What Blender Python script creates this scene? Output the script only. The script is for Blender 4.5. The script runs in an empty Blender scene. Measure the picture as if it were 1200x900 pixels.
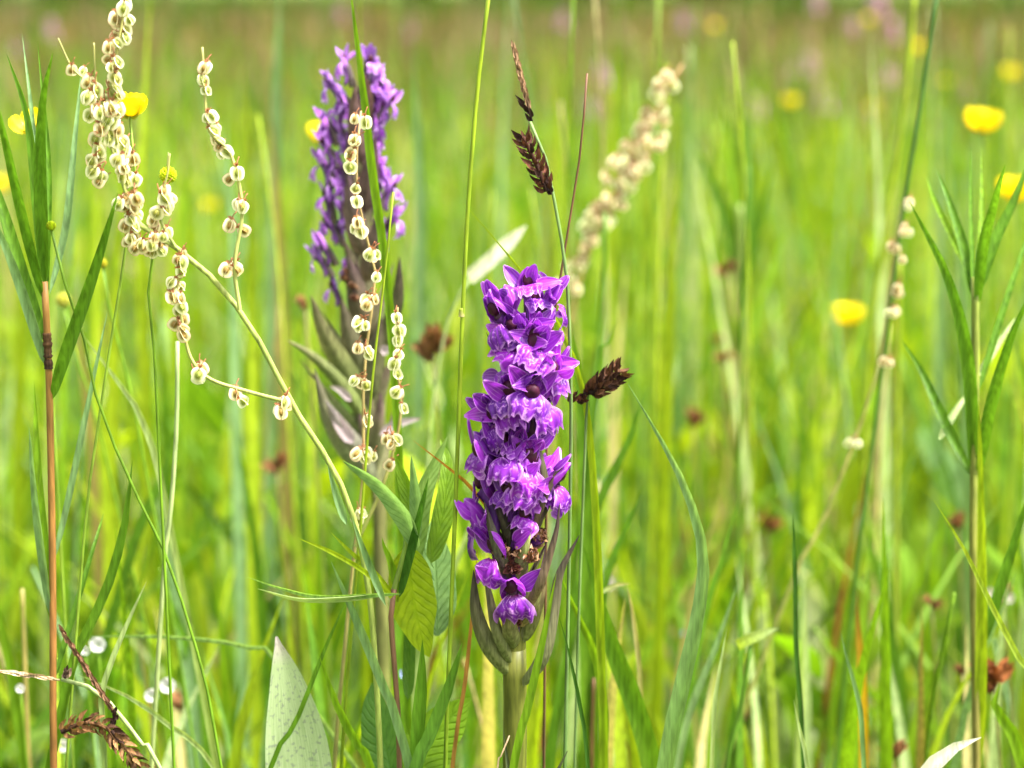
import bpy, math, random
import numpy as np
from mathutils import Vector, Matrix, Euler, Quaternion

random.seed(7)
RNG = np.random.default_rng(11)
R = math.radians
scene = bpy.context.scene
col = scene.collection

# ------------------------------------------------------------------ camera, sky, sun, exposure
CAM_H, PITCH, LENS = 0.45, R(10.15), 80.0
HALF = 18.0 / LENS
FOCUS_Y = 0.66
cam_data = bpy.data.cameras.new('camera')
cam = bpy.data.objects.new('camera', cam_data); col.objects.link(cam)
cam.location = (0, 0, CAM_H); cam.rotation_euler = (R(90) - PITCH, 0, 0)
cam_data.lens = LENS; cam_data.sensor_width = 36; cam_data.clip_start = 0.02; cam_data.clip_end = 400
cam_data.dof.use_dof = True
cam_data.dof.focus_distance = FOCUS_Y / math.cos(PITCH) * 1.003
cam_data.dof.aperture_fstop = 9.5
scene.camera = cam

SUN_DIR = Vector((0.44, -0.20, 0.87)).normalized()      # towards the sun
world = bpy.data.worlds.new('World'); scene.world = world; world.use_nodes = True
wn, wl = world.node_tree.nodes, world.node_tree.links
sky = wn.new('ShaderNodeTexSky'); sky.sky_type = 'NISHITA'; sky.sun_disc = False
sky.sun_elevation = math.asin(SUN_DIR.z); sky.sun_rotation = math.atan2(SUN_DIR.x, SUN_DIR.y)
sky.dust_density = 6.0; sky.air_density = 1.0; sky.ozone_density = 1.0
hsv = wn.new('ShaderNodeHueSaturation'); hsv.inputs['Saturation'].default_value = 0.3
wl.new(sky.outputs[0], hsv.inputs['Color'])
bg = wn['Background']; bg.inputs['Strength'].default_value = 0.10
wl.new(hsv.outputs[0], bg.inputs['Color'])

sd = bpy.data.lights.new('sun', 'SUN'); sd.energy = 2.6; sd.angle = R(9); sd.color = (1.0, 0.96, 0.88)
sun = bpy.data.objects.new('sun', sd); col.objects.link(sun)
sun.rotation_euler = SUN_DIR.to_track_quat('Z', 'Y').to_euler()

scene.view_settings.view_transform = 'Standard'; scene.view_settings.look = 'None'
scene.view_settings.gamma = 1.0; scene.view_settings.use_curve_mapping = False
scene.view_settings.exposure = 2.4
cy = scene.cycles
cy.use_denoising = True; cy.max_bounces = 8; cy.diffuse_bounces = 4; cy.glossy_bounces = 2
cy.transmission_bounces = 4; cy.transparent_max_bounces = 4; cy.caustics_reflective = False; cy.caustics_refractive = False
cy.sample_clamp_indirect = 6

# ------------------------------------------------------------------ pixel helpers
CP, SP = math.cos(PITCH), math.sin(PITCH)
def P(px, py, Y):
    """the point where the line of sight through a photo pixel meets the upright plane at distance Y"""
    a = (px - 600) / 600 * HALF; b = -(py - 450) / 600 * HALF
    d = Vector((a, CP + b * SP, -SP + b * CP))
    return Vector((0, 0, CAM_H)) + d * (Y / d.y)
def S(Y):
    return Y * HALF / 600 / CP

# ------------------------------------------------------------------ materials
def new_mat(name):
    m = bpy.data.materials.new(name); m.use_nodes = True
    n, l = m.node_tree.nodes, m.node_tree.links
    n.clear()
    return m, n, l

def shader_tail(n, l, colour, trans=0.4, rough=0.5, spec=0.3, tint=(1.25, 1.3, 0.7), bump=None, sheen=0.0):
    out = n.new('ShaderNodeOutputMaterial')
    pr = n.new('ShaderNodeBsdfPrincipled')
    pr.inputs['Roughness'].default_value = rough
    pr.inputs['Specular IOR Level'].default_value = spec
    l.new(colour, pr.inputs['Base Color'])
    if sheen: pr.inputs['Sheen Weight'].default_value = sheen
    if bump is not None: l.new(bump, pr.inputs['Normal'])
    if trans <= 0:
        l.new(pr.outputs[0], out.inputs[0]); return
    tr = n.new('ShaderNodeBsdfTranslucent')
    mul = n.new('ShaderNodeMix'); mul.data_type = 'RGBA'; mul.blend_type = 'MULTIPLY'; mul.inputs[0].default_value = 1
    l.new(colour, mul.inputs[6]); mul.inputs[7].default_value = (*tint, 1)
    l.new(mul.outputs[2], tr.inputs[0])
    mx = n.new('ShaderNodeMixShader'); mx.inputs[0].default_value = trans
    l.new(pr.outputs[0], mx.inputs[1]); l.new(tr.outputs[0], mx.inputs[2])
    l.new(mx.outputs[0], out.inputs[0])

def math_node(n, l, op, a, b=None, c=None):
    m = n.new('ShaderNodeMath'); m.operation = op
    for i, v in enumerate((a, b, c)):
        if v is None: continue
        if isinstance(v, (int, float)): m.inputs[i].default_value = v
        else: l.new(v, m.inputs[i])
    return m.outputs[0]

def mix_col(n, l, fac, a, b, mode='MIX'):
    m = n.new('ShaderNodeMix'); m.data_type = 'RGBA'; m.blend_type = mode
    if isinstance(fac, (int, float)): m.inputs[0].default_value = fac
    else: l.new(fac, m.inputs[0])
    for idx, v in ((6, a), (7, b)):
        if isinstance(v, tuple): m.inputs[idx].default_value = (*v, 1) if len(v) == 3 else v
        else: l.new(v, m.inputs[idx])
    return m.outputs[2]

def ramp(n, l, fac, stops):
    r = n.new('ShaderNodeValToRGB')
    while len(r.color_ramp.elements) < len(stops): r.color_ramp.elements.new(0.5)
    for e, (p, c) in zip(r.color_ramp.elements, stops):
        e.position = p; e.color = (*c, 1) if len(c) == 3 else c
    l.new(fac, r.inputs[0])
    return r.outputs[0]

def noise(n, l, scale, detail=3, vec=None, stretch=None):
    t = n.new('ShaderNodeTexNoise'); t.inputs['Scale'].default_value = scale; t.inputs['Detail'].default_value = detail
    if vec is None:
        tc = n.new('ShaderNodeTexCoord'); vec = tc.outputs['Object']
    if stretch:
        mp = n.new('ShaderNodeMapping'); mp.inputs['Scale'].default_value = stretch
        l.new(vec, mp.inputs[0]); vec = mp.outputs[0]
    l.new(vec, t.inputs['Vector'])
    return t.outputs[0]

def mat_plant(name, trans=0.42, rough=0.45, spec=0.35, amount=0.35, fine=900, tint=(1.25, 1.3, 0.7), bumpy=False):
    m, n, l = new_mat(name)
    at = n.new('ShaderNodeAttribute'); at.attribute_name = 'Col'
    nz = noise(n, l, fine, 3, stretch=(1, 1, 0.12))
    k = ramp(n, l, nz, [(0.3, (1 - amount,) * 3), (0.7, (1 + amount,) * 3)])
    nz2 = noise(n, l, 60, 2)
    k2 = ramp(n, l, nz2, [(0.3, (0.82, 0.86, 0.8)), (0.7, (1.15, 1.1, 1.1))])
    c = mix_col(n, l, 1.0, at.outputs['Color'], k, 'MULTIPLY')
    c = mix_col(n, l, 1.0, c, k2, 'MULTIPLY')
    b = None
    if bumpy:
        bp = n.new('ShaderNodeBump'); bp.inputs['Strength'].default_value = 0.5; bp.inputs['Distance'].default_value = 0.0004
        l.new(nz, bp.inputs['Height']); b = bp.outputs[0]
    shader_tail(n, l, c, trans, rough, spec, tint, b)
    return m

M_GRASS = mat_plant('grass_blade', 0.46, 0.5, 0.2, tint=(1.3, 1.32, 0.55))
M_STEM = mat_plant('stem', 0.12, 0.5, 0.3)
M_MEADOW = mat_plant('meadow_grass', 0.48, 0.6, 0.10, 0.15, 300, (1.3, 1.3, 0.5))
M_DRY = mat_plant('dry_scales', 0.15, 0.7, 0.15, 0.6, 1500, (1.1, 1.0, 0.8), True)
M_FRUIT = mat_plant('sorrel_fruit', 0.45, 0.5, 0.25, 0.12, 700, (1.15, 1.1, 0.9))
M_YELLOW = mat_plant('buttercup_petal', 0.3, 0.25, 0.5, 0.08, 500, (1.15, 1.0, 0.5))
M_PINK = mat_plant('soft_petal', 0.4, 0.5, 0.2, 0.15, 500, (1.1, 1.0, 1.05))
M_BRACT = mat_plant('orchid_bract', 0.22, 0.5, 0.3, 0.45, 1400, (1.1, 1.1, 0.8), True)

def mat_veined(name):
    m, n, l = new_mat(name)
    at = n.new('ShaderNodeAttribute'); at.attribute_name = 'Col'
    uv = n.new('ShaderNodeUVMap'); sp = n.new('ShaderNodeSeparateXYZ'); l.new(uv.outputs[0], sp.inputs[0])
    au = math_node(n, l, 'ABSOLUTE', sp.outputs[0])
    nz = noise(n, l, 160, 3)
    v = math_node(n, l, 'SUBTRACT', math_node(n, l, 'MULTIPLY', sp.outputs[1], 11.0), math_node(n, l, 'MULTIPLY', au, 2.4))
    v = math_node(n, l, 'ADD', v, math_node(n, l, 'MULTIPLY', nz, 0.9))
    fr = math_node(n, l, 'ABSOLUTE', math_node(n, l, 'SUBTRACT', math_node(n, l, 'FRACT', v), 0.5))
    side = ramp(n, l, fr, [(0.0, (1, 1, 1)), (0.09, (0.55,) * 3), (0.22, (0, 0, 0))])
    mid = ramp(n, l, au, [(0.0, (1, 1, 1)), (0.05, (0.7,) * 3), (0.1, (0, 0, 0))])
    vein = n.new('ShaderNodeMath'); vein.operation = 'MAXIMUM'
    l.new(side, vein.inputs[0]); l.new(mid, vein.inputs[1])
    base = mix_col(n, l, 1.0, at.outputs['Color'], ramp(n, l, noise(n, l, 350, 4), [(0.3, (0.78, 0.82, 0.75)), (0.7, (1.2, 1.15, 1.1))]), 'MULTIPLY')
    dark = mix_col(n, l, 1.0, base, (0.74, 0.80, 0.6), 'MULTIPLY')
    c = mix_col(n, l, math_node(n, l, 'MULTIPLY', vein.outputs[0], 0.5), base, dark)
    bp = n.new('ShaderNodeBump'); bp.invert = True; bp.inputs['Strength'].default_value = 0.6; bp.inputs['Distance'].default_value = 0.0006
    l.new(vein.outputs[0], bp.inputs['Height'])
    shader_tail(n, l, c, 0.45, 0.5, 0.3, (1.25, 1.3, 0.65), bp.outputs[0])
    return m
M_VEINED = mat_veined('veined_leaf')

def mat_spotted():
    m, n, l = new_mat('spotted_leaf')
    uv = n.new('ShaderNodeUVMap')
    t = noise(n, l, 1.0, 3, uv.outputs[0], (6, 44, 1))
    spots = ramp(n, l, t, [(0.0, (0, 0, 0)), (0.56, (0, 0, 0)), (0.64, (1, 1, 1))])
    t2 = noise(n, l, 1.0, 4, uv.outputs[0], (24, 6, 1))
    base = ramp(n, l, t2, [(0.3, (0.27, 0.36, 0.15)), (0.7, (0.42, 0.50, 0.27))])
    sp = n.new('ShaderNodeSeparateXYZ'); l.new(uv.outputs[0], sp.inputs[0])
    tip = ramp(n, l, sp.outputs[1], [(0.86, (0, 0, 0)), (1.0, (0.8,) * 3)])
    base = mix_col(n, l, tip, base, (0.55, 0.40, 0.45))
    c = mix_col(n, l, math_node(n, l, 'MULTIPLY', spots, 0.62), base, (0.17, 0.18, 0.15))
    bp = n.new('ShaderNodeBump'); bp.inputs['Strength'].default_value = 0.35; bp.inputs['Distance'].default_value = 0.0005
    l.new(t2, bp.inputs['Height'])
    shader_tail(n, l, c, 0.25, 0.5, 0.3, (1.05, 1.1, 0.8), bp.outputs[0])
    return m
M_SPOTTED = mat_spotted()

def mat_orchid(name, base, pale, dark, pattern, fade=0.0):
    m, n, l = new_mat(name)
    uv = n.new('ShaderNodeUVMap'); sp = n.new('ShaderNodeSeparateXYZ'); l.new(uv.outputs[0], sp.inputs[0])
    oi = n.new('ShaderNodeObjectInfo')
    u, v = sp.outputs[0], sp.outputs[1]
    au = math_node(n, l, 'ABSOLUTE', u)
    tc = n.new('ShaderNodeTexCoord')
    add = n.new('ShaderNodeVectorMath'); add.operation = 'ADD'
    cx = n.new('ShaderNodeCombineXYZ'); l.new(math_node(n, l, 'MULTIPLY', oi.outputs['Random'], 3.0), cx.inputs[0])
    l.new(tc.outputs['Object'], add.inputs[0]); l.new(cx.outputs[0], add.inputs[1])
    nz = noise(n, l, 420, 3, add.outputs[0])
    if pattern:
        uu = math_node(n, l, 'MULTIPLY', au, 1.15)
        vv = math_node(n, l, 'MULTIPLY', math_node(n, l, 'SUBTRACT', v, 0.30), 1.5)
        d = math_node(n, l, 'SQRT', math_node(n, l, 'ADD', math_node(n, l, 'MULTIPLY', uu, uu), math_node(n, l, 'MULTIPLY', vv, vv)))
        d = math_node(n, l, 'ADD', d, math_node(n, l, 'MULTIPLY', nz, 1.3))
        fr = math_node(n, l, 'ABSOLUTE', math_node(n, l, 'SUBTRACT', math_node(n, l, 'FRACT', math_node(n, l, 'MULTIPLY', d, 3.2)), 0.5))
        loops = ramp(n, l, fr, [(0.0, (1, 1, 1)), (0.10, (0.6,) * 3), (0.2, (0, 0, 0))])
        brk = ramp(n, l, noise(n, l, 700, 2, add.outputs[0]), [(0.42, (0, 0, 0)), (0.58, (1, 1, 1))])
        loops = math_node(n, l, 'MULTIPLY', loops, brk)
    else:
        st = math_node(n, l, 'ABSOLUTE', math_node(n, l, 'SUBTRACT', math_node(n, l, 'FRACT', math_node(n, l, 'MULTIPLY', u, 2.6)), 0.5))
        loops = ramp(n, l, math_node(n, l, 'ADD', st, math_node(n, l, 'MULTIPLY', nz, 0.2)), [(0.08, (0.45,) * 3), (0.22, (0, 0, 0))])
    rim = n.new('ShaderNodeMath'); rim.operation = 'MAXIMUM'
    l.new(ramp(n, l, au, [(0.84, (0, 0, 0)), (0.98, (0.85,) * 3)]), rim.inputs[0])
    l.new(ramp(n, l, v, [(0.90, (0, 0, 0)), (1.0, (0.85,) * 3)]), rim.inputs[1])
    tone = ramp(n, l, nz, [(0.3, (0.72,) * 3), (0.7, (1.25,) * 3)])
    hs = n.new('ShaderNodeHueSaturation')
    l.new(math_node(n, l, 'ADD', math_node(n, l, 'MULTIPLY', oi.outputs['Random'], 0.035), 0.485), hs.inputs['Hue'])
    l.new(math_node(n, l, 'ADD', math_node(n, l, 'MULTIPLY', oi.outputs['Random'], 0.5), 0.75), hs.inputs['Value'])
    l.new(mix_col(n, l, 1.0, base, tone, 'MULTIPLY'), hs.inputs['Color'])
    c = mix_col(n, l, ramp(n, l, v, [(0.0, (1, 1, 1)), (0.2, (0, 0, 0))]), hs.outputs[0], dark)
    c = mix_col(n, l, math_node(n, l, 'MULTIPLY', loops, 0.7), c, pale)
    c = mix_col(n, l, math_node(n, l, 'MULTIPLY', rim.outputs[0], 0.75), c, pale)
    shader_tail(n, l, c, 0.3, 0.38, 0.4, (1.2, 0.9, 1.25), None, 0.0)
    return m
M_LIP = mat_orchid('orchid_lip', (0.200, 0.016, 0.370), (0.78, 0.38, 0.86), (0.15, 0.006, 0.06), True)
M_SEPAL = mat_orchid('orchid_sepal', (0.245, 0.024, 0.410), (0.78, 0.38, 0.86), (0.15, 0.008, 0.08), False)
M_LIP_P = mat_orchid('pale_orchid_lip', (0.27, 0.075, 0.44), (0.74, 0.52, 0.82), (0.24, 0.05, 0.22), True)
M_SEPAL_P = mat_orchid('pale_orchid_sepal', (0.34, 0.12, 0.50), (0.78, 0.56, 0.84), (0.22, 0.05, 0.2), False)
M_WITHER = mat_orchid('withered_petal', (0.20, 0.07, 0.030), (0.58, 0.34, 0.18), (0.06, 0.015, 0.012), False)

# ------------------------------------------------------------------ object helpers
def tag(o, label, cat, group=None, kind=None):
    o['label'] = label
    if cat: o['category'] = cat
    if group: o['group'] = group
    if kind: o['kind'] = kind
    return o
def empty(name, loc):
    o = bpy.data.objects.new(name, None); col.objects.link(o); o.location = loc; o.empty_display_size = 0.02
    return o
def make_mesh(name, verts, faces, mat, cols=None, uvs=None, smooth=True):
    me = bpy.data.meshes.new(name)
    me.from_pydata([tuple(v) for v in verts], [], faces)
    if cols is not None:
        a = me.color_attributes.new('Col', 'FLOAT_COLOR', 'POINT')
        arr = np.ones((len(verts), 4), np.float32); arr[:, :3] = np.asarray(cols, np.float32)
        a.data.foreach_set('color', arr.ravel())
    if uvs is not None:
        ul = me.uv_layers.new(name='UVMap')
        idx = np.empty(len(me.loops), np.int32); me.loops.foreach_get('vertex_index', idx)
        ul.data.foreach_set('uv', np.asarray(uvs, np.float32)[idx].ravel())
    if smooth: me.polygons.foreach_set('use_smooth', [True] * len(me.polygons))
    me.materials.append(mat)
    return me
def link(name, me, parent=None, loc=(0, 0, 0)):
    o = bpy.data.objects.new(name, me); col.objects.link(o)
    o.location = loc
    if parent is not None: o.parent = parent
    return o
class MB:
    """collects pieces of geometry with colours and uvs for one mesh"""
    def __init__(s): s.v, s.f, s.c, s.u = [], [], [], []
    def add(s, v, f, c, u=None):
        k = len(s.v); s.v += [Vector(p) for p in v]; s.f += [tuple(i + k for i in q) for q in f]
        s.c += list(c); s.u += list(u) if u is not None else [(0, 0)] * len(v)
    def build(s, name, mat, parent=None, base=None, world=True, smooth=True):
        if base is None: base = Vector((0, 0, 0))
        off = base if world else Vector((0, 0, 0))
        me = make_mesh(name, [p - off for p in s.v], s.f, mat, s.c, s.u, smooth)
        return link(name, me, parent, (0, 0, 0) if parent is not None else tuple(base))

def catmull(pts, n):
    pts = [Vector(p) for p in pts]
    if len(pts) == 2: pts = [pts[0], (pts[0] + pts[1]) / 2, pts[1]]
    q = [pts[0] * 2 - pts[1]] + pts + [pts[-1] * 2 - pts[-2]]
    seg = len(pts) - 1
    lens = [(pts[i + 1] - pts[i]).length for i in range(seg)]
    tot = sum(lens); out = []
    for k in range(n):
        s = tot * k / (n - 1); i = 0
        while i < seg - 1 and s > lens[i]: s -= lens[i]; i += 1
        t = min(1, s / max(lens[i], 1e-9))
        a, b, c, d = q[i], q[i + 1], q[i + 2], q[i + 3]
        out.append(0.5 * ((2 * b) + (c - a) * t + (2 * a - 5 * b + 4 * c - d) * t * t + (3 * b - a - 3 * c + d) * t ** 3))
    return out
def lerp(a, b, t): return tuple(x + (y - x) * t for x, y in zip(a, b))
def vcol(c, k): return tuple(x * k for x in c)

def add_tube(mb, pts, r0, r1, c0, c1=None, sides=7, n=None, cap=True, bumps=0):
    n = n or max(4, len(pts) * 3)
    p = catmull(pts, n); c1 = c1 or c0
    vs, fs, cs = [], [], []
    up = Vector((0, 1, 0.01))
    for i in range(n):
        t = (p[min(i + 1, n - 1)] - p[max(i - 1, 0)]).normalized()
        a = t.cross(up).normalized(); b = t.cross(a).normalized()
        k = i / (n - 1); r = r0 + (r1 - r0) * k
        if bumps: r *= 1 + random.uniform(-bumps, bumps)
        for j in range(sides):
            th = 2 * math.pi * j / sides
            vs.append(p[i] + (a * math.cos(th) + b * math.sin(th)) * r); cs.append(lerp(c0, c1, k))
    for i in range(n - 1):
        for j in range(sides):
            fs.append((i * sides + j, i * sides + (j + 1) % sides, (i + 1) * sides + (j + 1) % sides, (i + 1) * sides + j))
    if cap: fs.append(tuple((n - 1) * sides + j for j in range(sides)))
    mb.add(vs, fs, cs)

def add_strip(mb, pts, width, c0, c1, tip=0.45, n=16, twist=0.0, fold=0.22, across=4, shape='blade', wob=0.0, tipc=None, spin=0.0):
    """a folded leaf or grass blade along pts (base to tip); width is the full width"""
    p = catmull(pts, n); vs, fs, cs, us = [], [], [], []
    ph = random.uniform(0, 6)
    for i in range(n):
        t = (p[min(i + 1, n - 1)] - p[max(i - 1, 0)]).normalized()
        k = i / (n - 1)
        view = Vector((0, -1, 0))
        side = t.cross(view)
        if side.length < 1e-4: side = Vector((1, 0, 0))
        side.normalize(); nor = side.cross(t).normalized()
        ang = twist + spin * (k - 0.5)
        s2 = side * math.cos(ang) + nor * math.sin(ang); n2 = nor * math.cos(ang) - side * math.sin(ang)
        if shape == 'blade':
            w = 1.0 if k < 1 - tip else max(0.03, 1 - ((k - 1 + tip) / tip) ** 1.6)
        elif shape == 'leaf':
            w = max(0.03, math.sin(math.pi * min(1, k ** 0.8 * 0.98 + 0.02)) ** 0.8)
        elif shape == 'lance':
            w = max(0.03, (math.sin(math.pi * (k ** 0.6)) ** 0.75) if k < 1 else 0.03)
        elif shape == 'round':
            w = max(0.06, (1 - (2 * k - 1) ** 4) ** 0.6 * (0.8 + 0.2 * math.sin(math.pi * k)))
        elif shape == 'broad':
            w = max(0.03, (1 - k ** 2.6) * (0.72 + 0.28 * math.sin(min(1, k * 1.7) * math.pi / 2)))
        w *= width / 2 * (1 + wob * math.sin(k * 17 + ph))
        for j in range(across + 1):
            u = -1 + 2 * j / across
            vs.append(p[i] + s2 * (u * w) - n2 * (fold * w * (1 - abs(u) ** 1.3)))
            cc = lerp(c0, c1, k)
            if tipc and k > 0.85: cc = lerp(cc, tipc, (k - 0.85) / 0.15)
            cs.append(vcol(cc, 1.12 if j == across // 2 else 1.0)); us.append((u, k))
    m = across + 1
    for i in range(n - 1):
        for j in range(across):
            fs.append((i * m + j, i * m + j + 1, (i + 1) * m + j + 1, (i + 1) * m + j))
    mb.add(vs, fs, cs, us)

def ground_path(pix, Y0, Y1, ext=True):
    """pixels base to tip -> world points; the foot is carried on down to the ground"""
    n = len(pix)
    w = [P(x, y, Y0 + (Y1 - Y0) * i / max(1, n - 1)) for i, (x, y) in enumerate(pix)]
    if ext and w[0].z > 0.004:
        t = (w[0] - w[1]).normalized(); z = w[0].z
        sx = max(-0.9, min(0.9, t.x / max(0.25, -t.z))) if t.z < 0 else 0
        foot = Vector((w[0].x + sx * z * 0.45, w[0].y + 0.01, -0.004))
        mid = Vector((w[0].x + sx * z * 0.33, w[0].y + 0.004, z * 0.5))
        w = [foot, mid] + w
    return w

# palette (linear base colours)
G_FRESH = (0.135, 0.245, 0.010); G_MID = (0.082, 0.180, 0.012); G_DARK = (0.040, 0.105, 0.014)
G_YEL = (0.230, 0.310, 0.012); G_BLUE = (0.150, 0.250, 0.105); G_PALE = (0.300, 0.380, 0.160)
STRAW = (0.36, 0.31, 0.13); BROWN = (0.13, 0.060, 0.028); RED = (0.180, 0.062, 0.030); TAN = (0.33, 0.23, 0.13)
DKBR = (0.035, 0.018, 0.012); GOLD = (0.42, 0.30, 0.02)

# ------------------------------------------------------------------ setting: ground, far wood, meadow
def build_ground():
    m, n, l = new_mat('soil_and_moss')
    c = ramp(n, l, noise(n, l, 6, 6), [(0.3, (0.045, 0.06, 0.015)), (0.55, (0.07, 0.11, 0.02)), (0.8, (0.10, 0.09, 0.04))])
    shader_tail(n, l, c, 0, 0.95, 0.1)
    N = 60; vs, fs = [], []
    xs = np.linspace(-70, 70, N); ys = np.linspace(-40, 110, N)
    for y in ys:
        for x in xs: vs.append((x, y, 0.0))
    for i in range(N - 1):
        for j in range(N - 1): fs.append((i * N + j, i * N + j + 1, (i + 1) * N + j + 1, (i + 1) * N + j))
    o = link('ground', make_mesh('ground', vs, fs, m)); o['kind'] = 'structure'
    o['label'] = 'mossy meadow soil under all the grass'
build_ground()

def np_mesh(name, co, quads, cols, mat):
    me = bpy.data.meshes.new(name)
    nv, nf = len(co), len(quads)
    me.vertices.add(nv); me.vertices.foreach_set('co', co.astype(np.float32).ravel())
    me.loops.add(nf * 4); me.loops.foreach_set('vertex_index', quads.astype(np.int32).ravel())
    me.polygons.add(nf)
    me.polygons.foreach_set('loop_start', np.arange(0, nf * 4, 4, dtype=np.int32))
    me.polygons.foreach_set('loop_total', np.full(nf, 4, np.int32))
    me.polygons.foreach_set('use_smooth', np.ones(nf, bool))
    a = me.color_attributes.new('Col', 'FLOAT_COLOR', 'POINT')
    arr = np.ones((nv, 4), np.float32); arr[:, :3] = cols
    a.data.foreach_set('color', arr.ravel())
    me.update(); me.validate(); me.materials.append(mat)
    return me

def blades(x, y, h, w, cols, lean, curl, seg=6, profile='blade', z0=None):
    N = len(x)
    th = RNG.uniform(0, 2 * np.pi, N); face = RNG.uniform(0, np.pi, N)
    t = np.linspace(0, 1, seg + 1)[None, :]
    off = (lean[:, None] * t + curl[:, None] * t ** 2.2) * h[:, None]
    cx = x[:, None] + np.cos(th)[:, None] * off; cyy = y[:, None] + np.sin(th)[:, None] * off
    cz = h[:, None] * t * np.sqrt(np.clip(1 - (lean + curl * 0.8)[:, None] ** 2 * 0.5 * t, 0.15, 1))
    if z0 is not None: cz = cz + z0[:, None]
    if profile == 'blade': pr = np.clip(1 - t ** 2.5, 0.04, 1) * np.ones((N, 1))
    elif profile == 'stem': pr = (0.55 - 0.3 * t) * np.ones((N, 1))
    elif profile == 'head': pr = np.where(t < 0.74, 0.16, 0.16 + 0.84 * np.sin(np.clip((t - 0.74) / 0.26, 0, 1) * np.pi) ** 0.8) * np.ones((N, 1))
    elif profile == 'leaf': pr = np.clip(np.sin(np.pi * (t * 0.95 + 0.03)), 0.05, 1) ** 0.8 * np.ones((N, 1))
    hw = pr * w[:, None] / 2
    sx, sy = np.cos(face)[:, None] * hw, np.sin(face)[:, None] * hw
    co = np.empty((N, seg + 1, 2, 3))
    co[:, :, 0, 0] = cx - sx; co[:, :, 0, 1] = cyy - sy; co[:, :, 0, 2] = cz
    co[:, :, 1, 0] = cx + sx; co[:, :, 1, 1] = cyy + sy; co[:, :, 1, 2] = cz
    b = (np.arange(N) * (seg + 1) * 2)[:, None] + (np.arange(seg) * 2)[None, :]
    q = np.stack([b, b + 1, b + 3, b + 2], -1).reshape(-1, 4)
    tip_tone = (0.85 + 0.25 * t)[:, :, None, None]  # blade colour runs slightly darker at the foot, paler towards the tip
    cc = np.clip(cols[:, None, None, :] * tip_tone * np.ones((1, 1, 2, 1)), 0, 1)
    if profile == 'head':
        straw = np.array([0.20, 0.145, 0.075])[None, None, None, :]
        cc = np.where((t > 0.72)[:, :, None, None], straw * RNG.uniform(0.6, 1.2, (N, 1, 1, 1)), cc)
    return co.reshape(-1, 3), q, cc.reshape(-1, 3)

def pick(N, cols, wts):
    i = RNG.choice(len(cols), N, p=np.array(wts) / sum(wts))
    return np.array(cols)[i] * RNG.uniform(0.75, 1.25, (N, 1)) * RNG.uniform(0.93, 1.07, (N, 3))

def spread(N, y0, y1, margin=0.7):
    """points in the wedge in front of the camera (with room to the sides), even by area"""
    out = np.empty((0, 2))
    while len(out) < N:
        y = np.sqrt(RNG.uniform(y0 ** 2, y1 ** 2, N)); W = y * 0.24 + margin
        Wm = y1 * 0.24 + margin
        x = RNG.uniform(-Wm, Wm, N); k = np.abs(x) < W
        out = np.concatenate([out, np.stack([x[k], y[k]], 1)])
    out = out[:N]
    return out[:, 0], out[:, 1]

def join(parts):
    co, q, c, k = [], [], [], 0
    for a, b, d in parts:
        co.append(a); q.append(b + k); c.append(d); k += len(a)
    return np.concatenate(co), np.concatenate(q), np.concatenate(c)

def build_meadow():
    U = RNG.uniform
    greens = [G_FRESH, G_MID, G_DARK, G_YEL, G_BLUE, G_PALE, STRAW, RED]
    parts = []
    # short grass round the plants in front (below the picture)
    x, y = spread(7000, 0.30, 1.0, 0.45); N = len(x)
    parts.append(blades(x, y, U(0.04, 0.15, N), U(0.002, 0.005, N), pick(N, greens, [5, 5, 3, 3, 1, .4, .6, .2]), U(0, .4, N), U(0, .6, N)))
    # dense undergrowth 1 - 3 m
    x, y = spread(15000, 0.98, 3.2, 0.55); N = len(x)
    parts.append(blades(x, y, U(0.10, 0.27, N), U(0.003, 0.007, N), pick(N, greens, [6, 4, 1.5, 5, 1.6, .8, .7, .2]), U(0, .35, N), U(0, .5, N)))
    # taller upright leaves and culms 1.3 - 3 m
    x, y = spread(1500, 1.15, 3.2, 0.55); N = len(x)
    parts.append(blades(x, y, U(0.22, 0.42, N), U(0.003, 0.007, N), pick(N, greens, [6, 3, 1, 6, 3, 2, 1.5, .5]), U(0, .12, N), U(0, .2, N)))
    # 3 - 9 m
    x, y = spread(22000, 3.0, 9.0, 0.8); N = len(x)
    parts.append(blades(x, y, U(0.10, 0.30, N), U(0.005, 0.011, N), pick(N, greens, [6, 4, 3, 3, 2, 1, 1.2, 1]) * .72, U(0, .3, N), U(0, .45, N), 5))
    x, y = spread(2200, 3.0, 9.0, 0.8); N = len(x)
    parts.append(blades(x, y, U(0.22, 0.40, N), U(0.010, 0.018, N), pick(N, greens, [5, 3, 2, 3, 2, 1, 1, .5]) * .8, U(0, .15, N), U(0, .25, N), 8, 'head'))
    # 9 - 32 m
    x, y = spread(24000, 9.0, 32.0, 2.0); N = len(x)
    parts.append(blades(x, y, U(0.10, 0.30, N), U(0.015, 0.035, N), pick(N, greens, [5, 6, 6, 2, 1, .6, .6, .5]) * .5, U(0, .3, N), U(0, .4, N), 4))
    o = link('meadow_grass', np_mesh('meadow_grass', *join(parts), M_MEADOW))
    tag(o, 'dense soft-focus meadow grass filling the background behind the orchids', 'grass', kind='stuff')
    # broad low herb leaves between the grass
    x, y = spread(3800, 0.95, 4.5, 0.5); N = len(x)
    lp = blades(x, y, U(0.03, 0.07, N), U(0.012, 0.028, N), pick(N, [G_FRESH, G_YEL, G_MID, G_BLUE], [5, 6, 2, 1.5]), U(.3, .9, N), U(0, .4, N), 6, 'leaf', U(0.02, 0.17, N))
    o = link('meadow_herbs', np_mesh('meadow_herbs', *lp, M_MEADOW))
    tag(o, 'low broad leaved herbs crowding between the meadow grass stems', 'herbs', kind='stuff')
build_meadow()

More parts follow.
